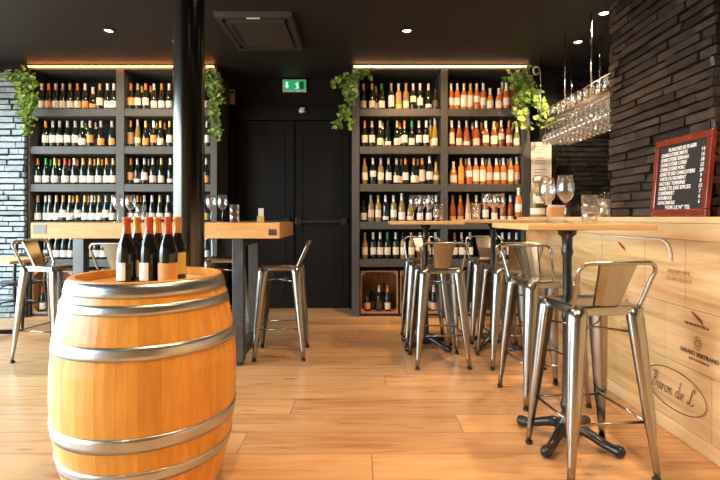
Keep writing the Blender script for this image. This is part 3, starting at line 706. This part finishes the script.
# curved pale trim on the front
pts = [(BXF - .006, 3.35 - .20 * k, 1.036) for k in range(4)] + [(BXF - .006, 2.66 - .09 * math.sin(R(a)), .946 + .09 * math.cos(R(a))) for a in range(0, 91, 15)] + [(BXF - .006, 2.568, .925)]
obj('edge_trim', MB().tube([(x - BXF, y - oy, z) for x, y, z in pts], .006, 8), M_WHITE, t)
FACE = Matrix(((0, 0, -1), (-1, 0, 0), (0, 1, 0)))     # text x -> -Y, text y -> Z, normal -> -X
def on_bar(me, y, z, mat, name='lettering', ang=0):
    o = link(name, me, mat, t, (-.0005 - .002, y - oy, z)); o.rotation_euler = (FACE @ Matrix.Rotation(ang, 3, 'Z')).to_euler(); return o
def script_mesh(width):
    """'Baron de L' as a sloping pen-drawn script, one ribbon per stroke"""
    def arc(cx, cy, rx, ry, a0, a1, n=12): return [(cx + rx * math.cos(R(a0 + (a1 - a0) * k / n)), cy + ry * math.sin(R(a0 + (a1 - a0) * k / n))) for k in range(n + 1)]
    st = [[(.15, .95), (.13, .5), (.08, .05), (0, .0), (-.06, .08)], arc(.14, .74, .24, .22, 150, -90) + arc(.14, .26, .28, .26, 90, -130)]
    x = .56
    st += [arc(x + .13, .19, .13, .19, 60, 400) , [(x + .26, .36), (x + .25, .08), (x + .30, .0), (x + .37, .08)]]; x += .42
    st += [[(x, .32), (x + .04, .36), (x + .04, .0)], [(x + .04, .22), (x + .10, .34), (x + .19, .34)]]; x += .27
    st += [arc(x + .13, .19, .13, .19, 90, 450), [(x + .22, .30), (x + .32, .28)]]; x += .36
    st += [[(x, .32), (x + .04, .36), (x + .04, .0)], [(x + .04, .22), (x + .12, .35), (x + .20, .33), (x + .21, .06), (x + .26, .0), (x + .33, .08)]]; x += .62
    st += [arc(x + .13, .19, .13, .19, 60, 400), [(x + .27, .95), (x + .25, .08), (x + .30, .0), (x + .38, .08)]]; x += .44
    st += [[(x, .14), (x + .18, .22)] + arc(x + .11, .20, .11, .19, 10, 310)]; x += .62
    st += [[(x + a, b) for a, b in ((.37, .74), (.40, .86), (.34, .95), (.25, .90), (.20, .70), (.18, .40), (.13, .12), (.03, .0), (-.05, .05), (.0, .13), (.12, .08), (.30, .0), (.42, .04), (.47, .16))]]
    x += .46; k = width / (x + .1); mb = MB()
    for p in st:
        p = [((a + .28 * (b - .4)) * k - width / 2, (b - .4) * k * 1.05) for a, b in p]
        for (a, b), (c, d) in zip(p, p[1:]):
            l = math.hypot(c - a, d - b) or 1; w_ = .0012 + .0014 * abs(d - b) / l; nx, ny = -(d - b) / l * w_, (c - a) / l * w_; ex, ey = (c - a) / l * .001, (d - b) / l * .001
            mb.add([(a + nx - ex, b + ny - ey, .0012), (a - nx - ex, b - ny - ey, .0012), (c - nx + ex, d - ny + ey, .0012), (c + nx + ex, d + ny + ey, .0012)], [(0, 1, 2, 3)])
    return mb.mesh('lettering')
def ring_mesh(a, b, w, n=64):
    mb = MB(); vo = [(a * math.cos(2 * math.pi * k / n), b * math.sin(2 * math.pi * k / n)) for k in range(n)]; vi = [((a - w) * math.cos(2 * math.pi * k / n), (b - w) * math.sin(2 * math.pi * k / n)) for k in range(n)]
    vs = [(x, y, .0012) for x, y in vo] + [(x, y, .0012) for x, y in vi]
    mb.add(vs, [(k, (k + 1) % n, n + (k + 1) % n, n + k) for k in range(n)]); return mb.mesh('emblem')
on_bar(ring_mesh(.25, .108, .005), 2.555, .242, M_INK, 'emblem'); on_bar(script_mesh(.35), 2.56, .245, M_INK)
on_bar(ring_mesh(.026, .034, .003, 32), 2.37, .535, M_INK, 'emblem'); on_bar(ring_mesh(.014, .02, .004, 24), 2.37, .535, M_INK, 'emblem')
on_bar(text_mesh('GERARD BERTRAND', .030, .27), 2.365, .478, M_INK); on_bar(text_mesh('SUD DE FRANCE', .016, .14), 2.365, .448, M_INK)
feather = flat_poly([(-.05, .012), (-.02, .012), (.03, .006), (.05, -.012), (.02, -.010), (-.03, 0)]).mesh('emblem')
on_bar(feather, 2.375, .662, M_REDINK, 'emblem', R(-18)); on_bar(text_mesh('MIS EN BOUTEILLE', .018, .17), 2.38, .622, M_INK)
on_bar(feather, 3.06, .975, M_REDINK, 'emblem', R(-18))
on_bar(text_mesh('GRAND VIN', .028, .17), 2.52, .87, M_FADED); on_bar(text_mesh('CHATEAU', .028, .2), 2.52, .83, M_FADED)
on_bar(text_mesh('Domaine', .06, .20, .45), 2.93, .62, M_INK); on_bar(text_mesh('RESERVE', .028, .15), 2.93, .57, M_FADED)
on_bar(ring_mesh(.06, .045, .004), 3.02, .46, M_FADED, 'emblem'); on_bar(text_mesh('CUVEE', .025, .08), 3.02, .46, M_FADED)
on_bar(text_mesh('GRAND CRU', .03, .22), 3.6, .55, M_FADED); on_bar(ring_mesh(.09, .06, .004), 4.05, .86, M_FADED, 'emblem')
bpy.data.meshes.remove(feather) if feather.users == 0 else None

# bar top items
t = thing('chalkboard', 'framed chalkboard menu with white lettering, leaning on the brick pier', 'chalkboard', (1.835, 2.775, 1.1632))
t.rotation_euler = (0, R(5.0), 0)
W2, HH, FW = .245, .468, .042
box('slate', -.006, .004, -W2 + .02, W2 - .02, .02, HH - .02, M_BLACKBOARD, t)
fr = []
for y0, y1, z0, z1 in ((-W2, W2, 0, FW), (-W2, W2, HH - FW, HH), (-W2, -W2 + FW, FW, HH - FW), (W2 - FW, W2, FW, HH - FW)):
    obj('frame_rail', MB().box(-.016, .012, y0, y1, z0, z1), M_MAHOGANY, t, bevel=.006)
lines = ['PLANCHES DE PLAISIR', 'CHARCUTERIE MIXTE', 'CHARCUTERIE SERRANO', 'CHARCUTERIE CORSE', 'CHARCUTERIE PORC', 'ASSIETTE DES CHARCUTIERS', 'TARTE DU MOMENT', 'NOTRE TERRINE', 'ASSIETTE DES EPICES', 'CAMEMBERT', 'HOUMOUS', 'GUACAMOLE', 'VOIR LE N° TEL']
prices = ['', '14', '16', '18', '12', '20', '9', '8', '15', '7', '6', '6', '']
wid = [.24, .235, .25, .235, .225, .31, .24, .235, .285, .15, .13, .16, .22]
z = HH - FW - .028
for ln, pr, wd in zip(lines, prices, wid):
    me = text_mesh(ln, .030, wd, .1, .0006)
    yl = (.5 * wd - (W2 - FW - .018)) if pr else 0
    o = link('lettering', me, M_CHALK, t, (-.0075, -yl if pr else 0, z)); o.rotation_euler = FACE.to_euler()
    if pr:
        o = link('lettering', text_mesh(pr, .029, None, .1, .0006), M_CHALK, t, (-.0075, -W2 + FW + .028, z)); o.rotation_euler = FACE.to_euler()
    z -= .0288
zt = 1.161
t = thing('metal_jar', 'small jar of cutlery on the bar beside the brick pier corner', 'jar', (wx(604, 3.50), 3.50, zt))
obj('jar_glass', MB().lathe([(0, 0), (.042, 0), (.044, .004), (.040, .05), (.046, .13), (.044, .13), (.038, .05), (.04, .008), (0, .008)], 18), M_GLASS, t)
mb = MB(); rnd = random.Random(2)
for k in range(9):
    a = rnd.uniform(0, 6.28); mb.tube([(.015 * math.cos(a), .015 * math.sin(a), .012), (.03 * math.cos(a), .03 * math.sin(a), .15 + rnd.uniform(0, .03))], [.004, .006], 6)
obj('cutlery', mb, M_CHROME, t)
bottle(wx(518.5, 4.90), 4.90, zt, 'bord', 'r', 'w', 'w', 'm', 'tall rosé bottle standing on the far left end of the bar', 'bottles on the bar', .98)
# big gin-like bottle with yellowish body
t = thing('spirits_bottle', 'large square shouldered golden bottle with white label, far end of bar', 'bottle', (wx(537.5, 4.72), 4.72, zt))
obj('bottle_glass', MB().lathe([(0, 0), (.066, 0), (.07, .008), (.07, .22), (.066, .25), (.04, .275), (.026, .29), (.024, .36), (.028, .362), (.028, .385), (0, .386)], 24), GL['w'], t)
obj('label', MB().lathe([(.0712, .025), (.0712, .085)], 16, -180, 0), simple('paper_label_white', (.8, .77, .7), .6), t)
obj('emblem', flat_poly([(.038 * math.cos(R(a)), .034 * math.sin(R(a))) for a in range(0, 360, 20)], .002).mesh('x') and MB().lathe([(.0716, .13), (.0716, .20)], 12, -125, -55), simple('paper_label_white', (.8, .77, .7), .6), t)
me = text_mesh('101', .055, .075, 0, .002); o = link('lettering', me, M_BLACKPL, t, (0, -.0725, .108)); o.rotation_euler = (R(90), 0, 0)
obj('stopper', MB().lathe([(.0285, .355), (.0285, .392), (0, .393)], 14), simple('capsule_white', (.75, .7, .62), .3), t)
t = thing('napkin_box', 'plain wooden napkin box on the bar behind the two large wine glasses', 'box', (wx(556.5, 4.45), 4.45, zt))
box('box_body', -.075, .075, -.05, .05, 0, .09, M_BISTRO, t, .003); box('napkins', -.065, .065, -.04, .04, .0905, .11, M_PAPER, t)
t = thing('till_terminal', 'small black terminal on the bar left of the stacked tumblers', 'terminal', (wx(575, 4.20), 4.20, zt))
obj('terminal_body', MB().loft([[(-.07, -.05, 0), (.07, -.05, 0), (.07, .06, 0), (-.07, .06, 0)], [(-.062, -.03, .05), (.062, -.03, .05), (.062, .06, .11), (-.062, .06, .11)]], smooth=False), M_BLACKPL, t, bevel=.006)
box('paper_tray', -.03, .03, .02, .055, .095, .125, M_BLACKPL, t, .004)
t = thing('serving_ledge', 'pale narrow ledge raised along the far part of the bar top', 'ledge', (2.05, 4.3, zt))
box('ledge_board', .0, .16, -.55, .68, .03, .045, M_WHITE, t, .002)
for y in (-.5, 0, .62): box('ledge_bracket', .06, .10, y - .02, y + .02, 0, .0295, M_WHITE, t)

# ------------------------------------------------------------------ hanging glass rack
t = thing('glass_rack', 'steel glass rack hung from the ceiling on rods above the bar', 'glass rack', (2.17, 4.58, 2.18))
RL = .75
mb = MB()
for x in (-.17, .17): mb.box(x - .012, x + .012, -RL, RL, -.015, .015)
for y in (-RL, 0, RL): mb.box(-.17, .17, y - .01, y + .01, -.012, .012)
obj('rack_frame', mb, M_CHROME, t)
mb = MB()
for x in (-.1275, -.0425, .0425, .1275):
    for s in (-.017, .017): mb.box(x + s - .003, x + s + .003, -RL, RL, -.037, -.0301)
obj('hanger_rail', mb, M_CHROME, t)
for z in (.0, .12):
    mb = MB()
    for x in (-.17, .17): mb.tube([(x, -RL, z + .012), (x, RL, z + .012)], .005, 6)
    obj('guard_rail', mb, M_CHROME, t)
for x in (-.17, .17):
    for y in (-.43, .10, .73): obj('ceiling_rod', MB().tube([(x, y, .01), (x, y, ZC - 2.18 - .001)], .007, 8), M_CHROME, t)
obj('rack_tray', MB().box(-.165, .165, -RL, RL, .016, .019), M_GLASS, t)
ME_H = MB().lathe([(r_ , -z) for r_, z in GP], 14).mesh('wine_glass'); ME_H.materials.append(M_RACKGLASS)
ME_S = MB().lathe(GP, 14).mesh('wine_glass'); ME_S.materials.append(M_RACKGLASS)
for x in (-.1275, -.0425, .0425, .1275):
    for k in range(16):
        y = -.71 + k * .0945; s = .88
        o = link('wine_glass', ME_H, None, None, (2.17 + x, 4.58 + y, 2.18 - .0235)); o.scale = (s, s, s)
        tag(o, 'clear wine glass hanging upside down from the ceiling rack above the bar', 'wine glass', 'wine glasses hanging from the rack')
for x in (-.11, 0, .11):
    for k in range(12):
        y = -.68 + k * .12; s = .58
        o = link('wine_glass', ME_S, None, None, (2.17 + x, 4.58 + y, 2.18 + .0195)); o.scale = (s, s, s)
        tag(o, 'clear wine glass standing upright on top of the ceiling rack', 'wine glass', 'wine glasses standing on the rack')

# ------------------------------------------------------------------ wall and ceiling fittings
t = thing('wall_poster', 'white printed notice with red ring mark on the black wall behind the bar', 'poster', (wx(541, 5.6), 5.597, 0))
y0 = 5.597
z0, z1 = wz(205, y0), wz(142, y0); hw = 10.3 / 480 * y0
obj('paper_sheet', MB().box(-hw, hw, -.003, 0, z0, z1), M_PAPER, t)
mb = MB(); rnd = random.Random(8)
for k in range(11):
    zz = z1 - .05 - k * .034
    if k in (3, 7): continue
    a = rnd.uniform(-.085, -.06); mb.box(a, a + rnd.uniform(.08, .15), -.0042, -.003, zz - .004, zz + .004)
obj('printed_lines', mb, M_GREYINK, t)
for x in (-.055, .05):
    o = link('red_ring', ring_mesh(.048, .048, .012, 28), M_REDINK, t, (x, -.0045, wz(180, y0))); o.rotation_euler = (R(90), 0, 0)
t = thing('exit_sign', 'lit green emergency exit sign above the black double doors', 'exit sign', (wx(294.7, 6.14), 6.14, wz(86.3, 6.14)))
hw, hh = .142, .07
box('sign_box', -hw - .008, hw + .008, -.03, .005, -hh - .008, hh + .008, M_WHITE, t, .003); box('sign_face', -hw, hw, -.034, -.0305, -hh + .012, hh, M_EXITG, t)
P = [(-.055, .04), (-.055, -.012), (-.038, -.012), (-.070, -.046), (-.102, -.012), (-.085, -.012), (-.085, .04)]
o = obj('arrow', flat_poly([(x - .025, y) for x, y in P], .002), M_EXITW, t, (0, -.0345, .008)); o.rotation_euler = (R(90), 0, 0)
mb = flat_poly([(.07, .045), (.12, .045), (.12, -.05), (.07, -.05)], .002); o = obj('door_pictogram', mb, simple('exit_dark_green', (.01, .12, .05), .5), t, (0, -.0345, .006)); o.rotation_euler = (R(90), 0, 0)
mb = MB().add(*[[( .034, .028, 0), (.05, .028, 0), (.05, .044, 0), (.034, .044, 0)], [(0, 1, 2, 3)]])
for q in ([(.01, .02), (.045, .024), (.052, -.012), (.03, -.014), (.026, .006), (.008, .006)], [(.03, -.012), (.052, -.012), (.06, -.046), (.047, -.046)], [(.02, -.046), (.034, -.012), (.046, -.012), (.03, -.05), (.004, -.05), (.006, -.04)]):
    mb.loft([[(x, y, 0) for x, y in q], [(x, y, .0015) for x, y in q]], smooth=False)
o = obj('running_figure_pictogram', mb, M_EXITW, t, (0, -.0345, .006)); o.rotation_euler = (R(90), 0, 0)
t = thing('thermostat', 'narrow tan plastic wall control beside the left ivy', 'wall control', (wx(232.5, 6.14), 6.148, wz(97, 6.14)))
box('control_body', -.032, .032, -.03, 0, -.095, .095, M_TAN, t, .008); obj('control_dial', MB().lathe([(0, 0), (.02, 0), (.02, .01), (0, .01)], 16), M_BLACKPL, t, (0, -.031, .05)).rotation_euler = (R(90), 0, 0)
t = thing('motion_sensor', 'small white motion sensor above the black double doors', 'sensor', (wx(302.5, 6.08), 6.048, wz(111, 6.06)))
obj('sensor_body', MB().lathe([(0, -.03), (.035, -.024), (.045, 0), (.04, .012), (0, .014)], 16), M_WHITE, t); box('sensor_mount', -.03, .03, -.0, .0015, -.01, .04, M_WHITE, t)
t = thing('wall_speaker', 'round white disc on the right shelving post, among the ivy', 'speaker', (wx(354.6, SF), SF - .006, wz(93, SF)))
obj('disc', MB().lathe([(0, 0), (.055, 0), (.055, .02), (.048, .03), (0, .034)], 28), M_WHITE, t).rotation_euler = (R(90), 0, 0)
t = thing('ring_lamp', 'white ring shaped fitting high on the black wall beside the right ivy', 'fitting', (wx(535.8, 5.6), 5.598, wz(71, 5.6)))
o = obj('ring', MB().tube([(.034 * math.cos(R(a)), .045 * math.sin(R(a)), .012) for a in range(0, 361, 20)], .011, 8, caps=False), M_WHITE, t); o.rotation_euler = (R(90), 0, 0)
o = obj('core', MB().lathe([(0, .0), (.03, 0), (.03, .022), (0, .026)], 18), M_BLACKPL, t); o.rotation_euler = (R(90), 0, 0)

# ceiling cassette air conditioner
t = thing('ceiling_air_conditioner', 'square ceiling cassette air conditioner in front of the double doors', 'air conditioner', (-.925, 4.56, ZC))
H = .34; HY = .43
def frame_mesh(h, k, hi, ki, z0, z1):
    return MB().loft([[(h * sx, k * sy, z0) for sx, sy in ((-1, -1), (1, -1), (1, 1), (-1, 1))], [(h * .97 * sx, k * .97 * sy, z1) for sx, sy in ((-1, -1), (1, -1), (1, 1), (-1, 1))],
                      [(hi * sx, ki * sy, z1) for sx, sy in ((-1, -1), (1, -1), (1, 1), (-1, 1))], [(hi * sx, ki * sy, z0) for sx, sy in ((-1, -1), (1, -1), (1, 1), (-1, 1))]], caps=False, smooth=False)
M_AC = simple('dark_grey_plastic', (.040, .037, .033), .4)
obj('cover_frame', frame_mesh(H, HY, H - .05, HY - .06, -.001, -.045), M_AC, t); obj('inner_frame', frame_mesh(H - .075, HY - .10, H - .11, HY - .14, -.001, -.05), M_AC, t)
obj('intake_grille', (lambda m: [m.box(-H + .11, H - .11, y, y + .012, -.045, -.038) for y in [-HY + .15 + .026 * k for k in range(22)] if y < HY - .15] and m)(MB()), simple('grille_brown', (.05, .038, .028), .5), t)
for sx, sy, lx, ly in ((0, -1, .22, .008), (0, 1, .22, .008), (-1, 0, .008, .28), (1, 0, .008, .28)):
    obj('air_flap', MB().box(sx * (H - .063) - lx, sx * (H - .063) + lx, sy * (HY - .08) - ly, sy * (HY - .08) + ly, -.04, -.03), M_AC, t)
box('indicator_panel', -.06, .06, -HY + .02, -HY + .032, -.053, -.046, M_WHITE, t)

# recessed spotlights (each with its own lamp)
def spot(px, y, label, power, aim=None, visible=True, ang=100, col=(1, .70, .42), x=None):
    x = wx(px, y) if x is None else x
    t = thing('ceiling_spotlight', label, 'spotlight', (x, y, ZC), 0, 'recessed ceiling spotlights')
    obj('spot_ring', MB().lathe([(.038, -.001), (.052, -.001), (.052, -.012), (.038, -.014)], 24), M_BLACKPL, t); obj('spot_lens', MB().lathe([(0, -.006), (.0375, -.006), (.0375, -.003), (0, -.003)], 20), M_LAMP, t)
    ld = bpy.data.lights.new('spot_lamp', 'SPOT'); ld.energy = power; ld.color = col; ld.spot_size = R(ang); ld.spot_blend = .7; ld.shadow_soft_size = .04
    lo = bpy.data.objects.new('spot_lamp', ld); COL.objects.link(lo); lo.location = (0, 0, -.03); lo.parent = t
    if aim: lo.rotation_euler = (Vector(aim) - Vector((x, y, ZC))).to_track_quat('-Z', 'Y').to_euler()
spot(109, 4.54, 'recessed ceiling spotlight above the left shelving', 90, aim=(-2.7, 5.6, 1.6))
spot(407, 4.54, 'recessed ceiling spotlight in front of the right shelving', 130, aim=(.9, 5.6, 1.5), col=(1, .58, .27))
spot(578, 4.83, 'lit recessed ceiling spotlight above the far end of the glass rack', 120, aim=(2.1, 5.5, 1.2))
spot(604, 4.15, 'lit recessed ceiling spotlight at the top corner of the brick pier', 130)
for x, y in ((-.35, 1.1), (.9, .9), (-.2, 2.6), (1.1, 3.3), (-1.2, -.6), (.8, -1.0), (2.1, 1.7)):  # all out of view; the last is added to lighten the brick pier's end
    spot(0, y, 'unseen recessed ceiling spotlight in the near part of the dark ceiling', 105, x=x)

# ------------------------------------------------------------------ ivy
def ivy(label, strands, seed, y0, size=.058):
    """strands: list of (px0, py0, px1, py1, spread px, leaves)"""
    rnd = random.Random(seed); leaf = MB(); stem = MB()
    ox, oz = wx(strands[0][0], y0), wz(strands[0][1], y0)
    for x0, ya, x1, yb, sp, n in strands:
        A = Vector((wx(x0, y0), y0 + rnd.uniform(-.02, .04), wz(ya, y0))); B = Vector((wx(x1, y0), y0 - rnd.uniform(.0, .06), wz(yb, y0)))
        pts = [A.lerp(B, k / 6) + Vector((rnd.uniform(-.02, .02), -.03 * math.sin(k / 6 * 3.14), 0)) for k in range(7)]
        stem.tube([p - Vector((ox, y0, oz)) for p in pts], .003, 5)
        for k in range(n):
            u = rnd.random(); c = A.lerp(B, u); spw = sp / F * y0
            c += Vector((rnd.uniform(-1, 1) * spw, -abs(rnd.gauss(0, .05)) - .005, rnd.gauss(0, .025)))
            s = size * rnd.uniform(.65, 1.25)
            d = Vector((rnd.uniform(-.8, .8), rnd.uniform(-.7, .2), rnd.uniform(-1, .2))).normalized()
            nn = Vector((rnd.uniform(-.6, .6), -1, rnd.uniform(-.1, .9))).normalized()
            w = d.cross(nn).normalized(); nn = w.cross(d)
            sh = [(0, 0), (.25, .42), (.05, .62), (.42, .40), (.62, .36), (1.0, 0)]
            mid = [c + d * s * q for q in (0, .25, .5, .75, 1.0)]
            L_ = [c + d * s * q + w * s * r_ + nn * s * .10 for q, r_ in ((.02, .25), (.22, .52), (.42, .34), (.66, .34), (.85, .12))]
            R_ = [c + d * s * q - w * s * r_ + nn * s * .10 for q, r_ in ((.02, .25), (.22, .52), (.42, .34), (.66, .34), (.85, .12))]
            vs = [v - Vector((ox, y0, oz)) for v in [mid[0]] + L_ + [mid[4]] + R_[::-1]]
            ctr = c + d * s * .45 - Vector((ox, y0, oz)); vs.append(ctr)
            m_ = len(vs) - 1
            leaf.add(vs, [(k2, (k2 + 1) % m_, m_) for k2 in range(m_)])
    t = thing('trailing_ivy', label, 'ivy', (ox, y0, oz), 0, 'trailing ivy on the shelving corners')
    obj('foliage', leaf, M_LEAF, t); obj('stems', stem, M_STEM, t)
ivy('large bright trailing ivy on the corner between pale brick and left shelving', [(24, 72, 34, 88, 9, 60), (20, 76, 14, 82, 5, 22), (26, 82, 28, 106, 6, 60), (30, 100, 31, 118, 5, 44), (32, 114, 29, 136, 3.5, 34), (35, 76, 38, 104, 3, 26)], 1, 5.44)
ivy('narrow trailing ivy at the door end of the left shelving, right of the column', [(213, 72, 216, 90, 7, 46), (218, 80, 217, 112, 7, 64), (217, 108, 217, 138, 5, 46), (208, 72, 207, 84, 3, 14)], 2, 5.42)
ivy('sparse trailing ivy on the corner between black door and right shelving', [(352, 72, 348, 90, 8, 42), (344, 78, 333, 86, 4, 18), (366, 71, 360, 76, 5, 18), (350, 88, 346, 112, 5, 36), (346, 108, 336, 131, 4, 28), (348, 112, 351, 128, 2, 10)], 3, 5.42)
ivy('bushy trailing ivy at the bar end of the right shelving', [(518, 72, 520, 92, 8, 64), (524, 82, 532, 100, 8, 56), (536, 92, 540, 112, 4, 34), (518, 94, 519, 116, 6, 44), (540, 106, 534, 126, 5, 28), (520, 112, 516, 130, 3, 16), (510, 76, 506, 84, 3, 10)], 4, 5.545, .064)

# ------------------------------------------------------------------ far left: low table and bentwood chair
t = thing('cafe_table', 'low wooden cafe table cut by the left edge, beside the bentwood chair', 'table', (-3.62, 4.55, 0))
obj('table_top', MB().box(-.5, .5, -.27, .27, .735, .762), M_BISTRO, t, bevel=.004)
obj('post', MB().lathe([(0, .02), (.05, .02), (.05, .06), (.03, .08), (.03, .70), (.08, .72), (.08, .7345), (0, .7345)], 16), M_IRON, t)
for k in range(4):
    a = R(45 + 90 * k); obj('pedestal_foot', MB().tube([(q * math.cos(a), q * math.sin(a), z) for q, z in ((.03, .05), (.15, .045), (.26, .028), (.30, .022))], [.026, .022, .024, .014], 8), M_IRON, t)
t = thing('bentwood_chair', 'black bentwood chair facing the low table at the far left', 'chair', (-3.62, 5.08, 0), R(180))
obj('seat', MB().lathe([(0, .455), (.19, .455), (.205, .462), (.205, .475), (.19, .482), (0, .478)], 32), M_BENT, t)
for sx in (-1, 1):
    obj('front_leg', MB().tube([(sx * .15, .13, .458), (sx * .165, .16, .2), (sx * .18, .19, 0)], [.018, .016, .013], 10), M_BENT, t)
    obj('rear_leg', MB().tube([(sx * .19, -.24, 0), (sx * .175, -.20, .25), (sx * .165, -.175, .47), (sx * .175, -.20, .66), (sx * .18, -.24, .86)], [.013, .016, .017, .016, .014], 10), M_BENT, t)
obj('back_hoop', MB().tube([(.18 * math.cos(R(a)), -.24 - .02 * math.sin(R(a)), .86 + .05 * math.sin(R(a))) for a in range(0, 181, 15)], .014, 10), M_BENT, t)
obj('back_rail', MB().tube([(-.178 + .0445 * k, -.215 - .035 * math.sin(math.pi * k / 8), .74) for k in range(9)], .02, 8), M_BENT, t)
obj('ring_brace', MB().tube([(.165 * math.cos(R(a)), .165 * math.sin(R(a)), .25) for a in range(0, 361, 20)], .009, 8, caps=False), M_BENT, t)
for sx in (-1, 1): obj('curved_brace', MB().tube([(sx * .165, .155, .22), (sx * .15, .12, .36), (sx * .09, .11, .43), (sx * .03, .11, .455)], .008, 8), M_BENT, t)

# ------------------------------------------------------------------ light
wd = bpy.data.worlds.new('daylight'); SC.world = wd; wd.use_nodes = True
nt = wd.node_tree; bg = nt.nodes['Background']
tc = nt.nodes.new('ShaderNodeTexCoord'); sp = nt.nodes.new('ShaderNodeSeparateXYZ'); cr = nt.nodes.new('ShaderNodeValToRGB')
mr = nt.nodes.new('ShaderNodeMapRange'); mr.inputs[1].default_value = -.4; mr.inputs[2].default_value = .6
e = cr.color_ramp.elements; e[0].position, e[1].position = .3, .55; e[0].color = (.34, .33, .31, 1); e[1].color = (.72, .90, 1.0, 1)
nt.links.new(tc.outputs['Generated'], sp.inputs[0]); nt.links.new(sp.outputs['Z'], mr.inputs[0]); nt.links.new(mr.outputs[0], cr.inputs[0]); nt.links.new(cr.outputs[0], bg.inputs[0])
bg.inputs[1].default_value = 14
pl = bpy.data.lights.new('window_portal', 'AREA'); pl.shape = 'RECTANGLE'; pl.size = 7.1; pl.size_y = 2.6; pl.cycles.is_portal = True
po = bpy.data.objects.new('window_portal', pl); COL.objects.link(po); po.location = (XL - .02, 1.65, 1.42); po.rotation_euler = (R(90), 0, R(-90))

vs = SC.view_settings
vs.view_transform = 'Standard'; vs.look = 'None'; vs.gamma = 1; vs.use_curve_mapping = False; vs.exposure = 0.4
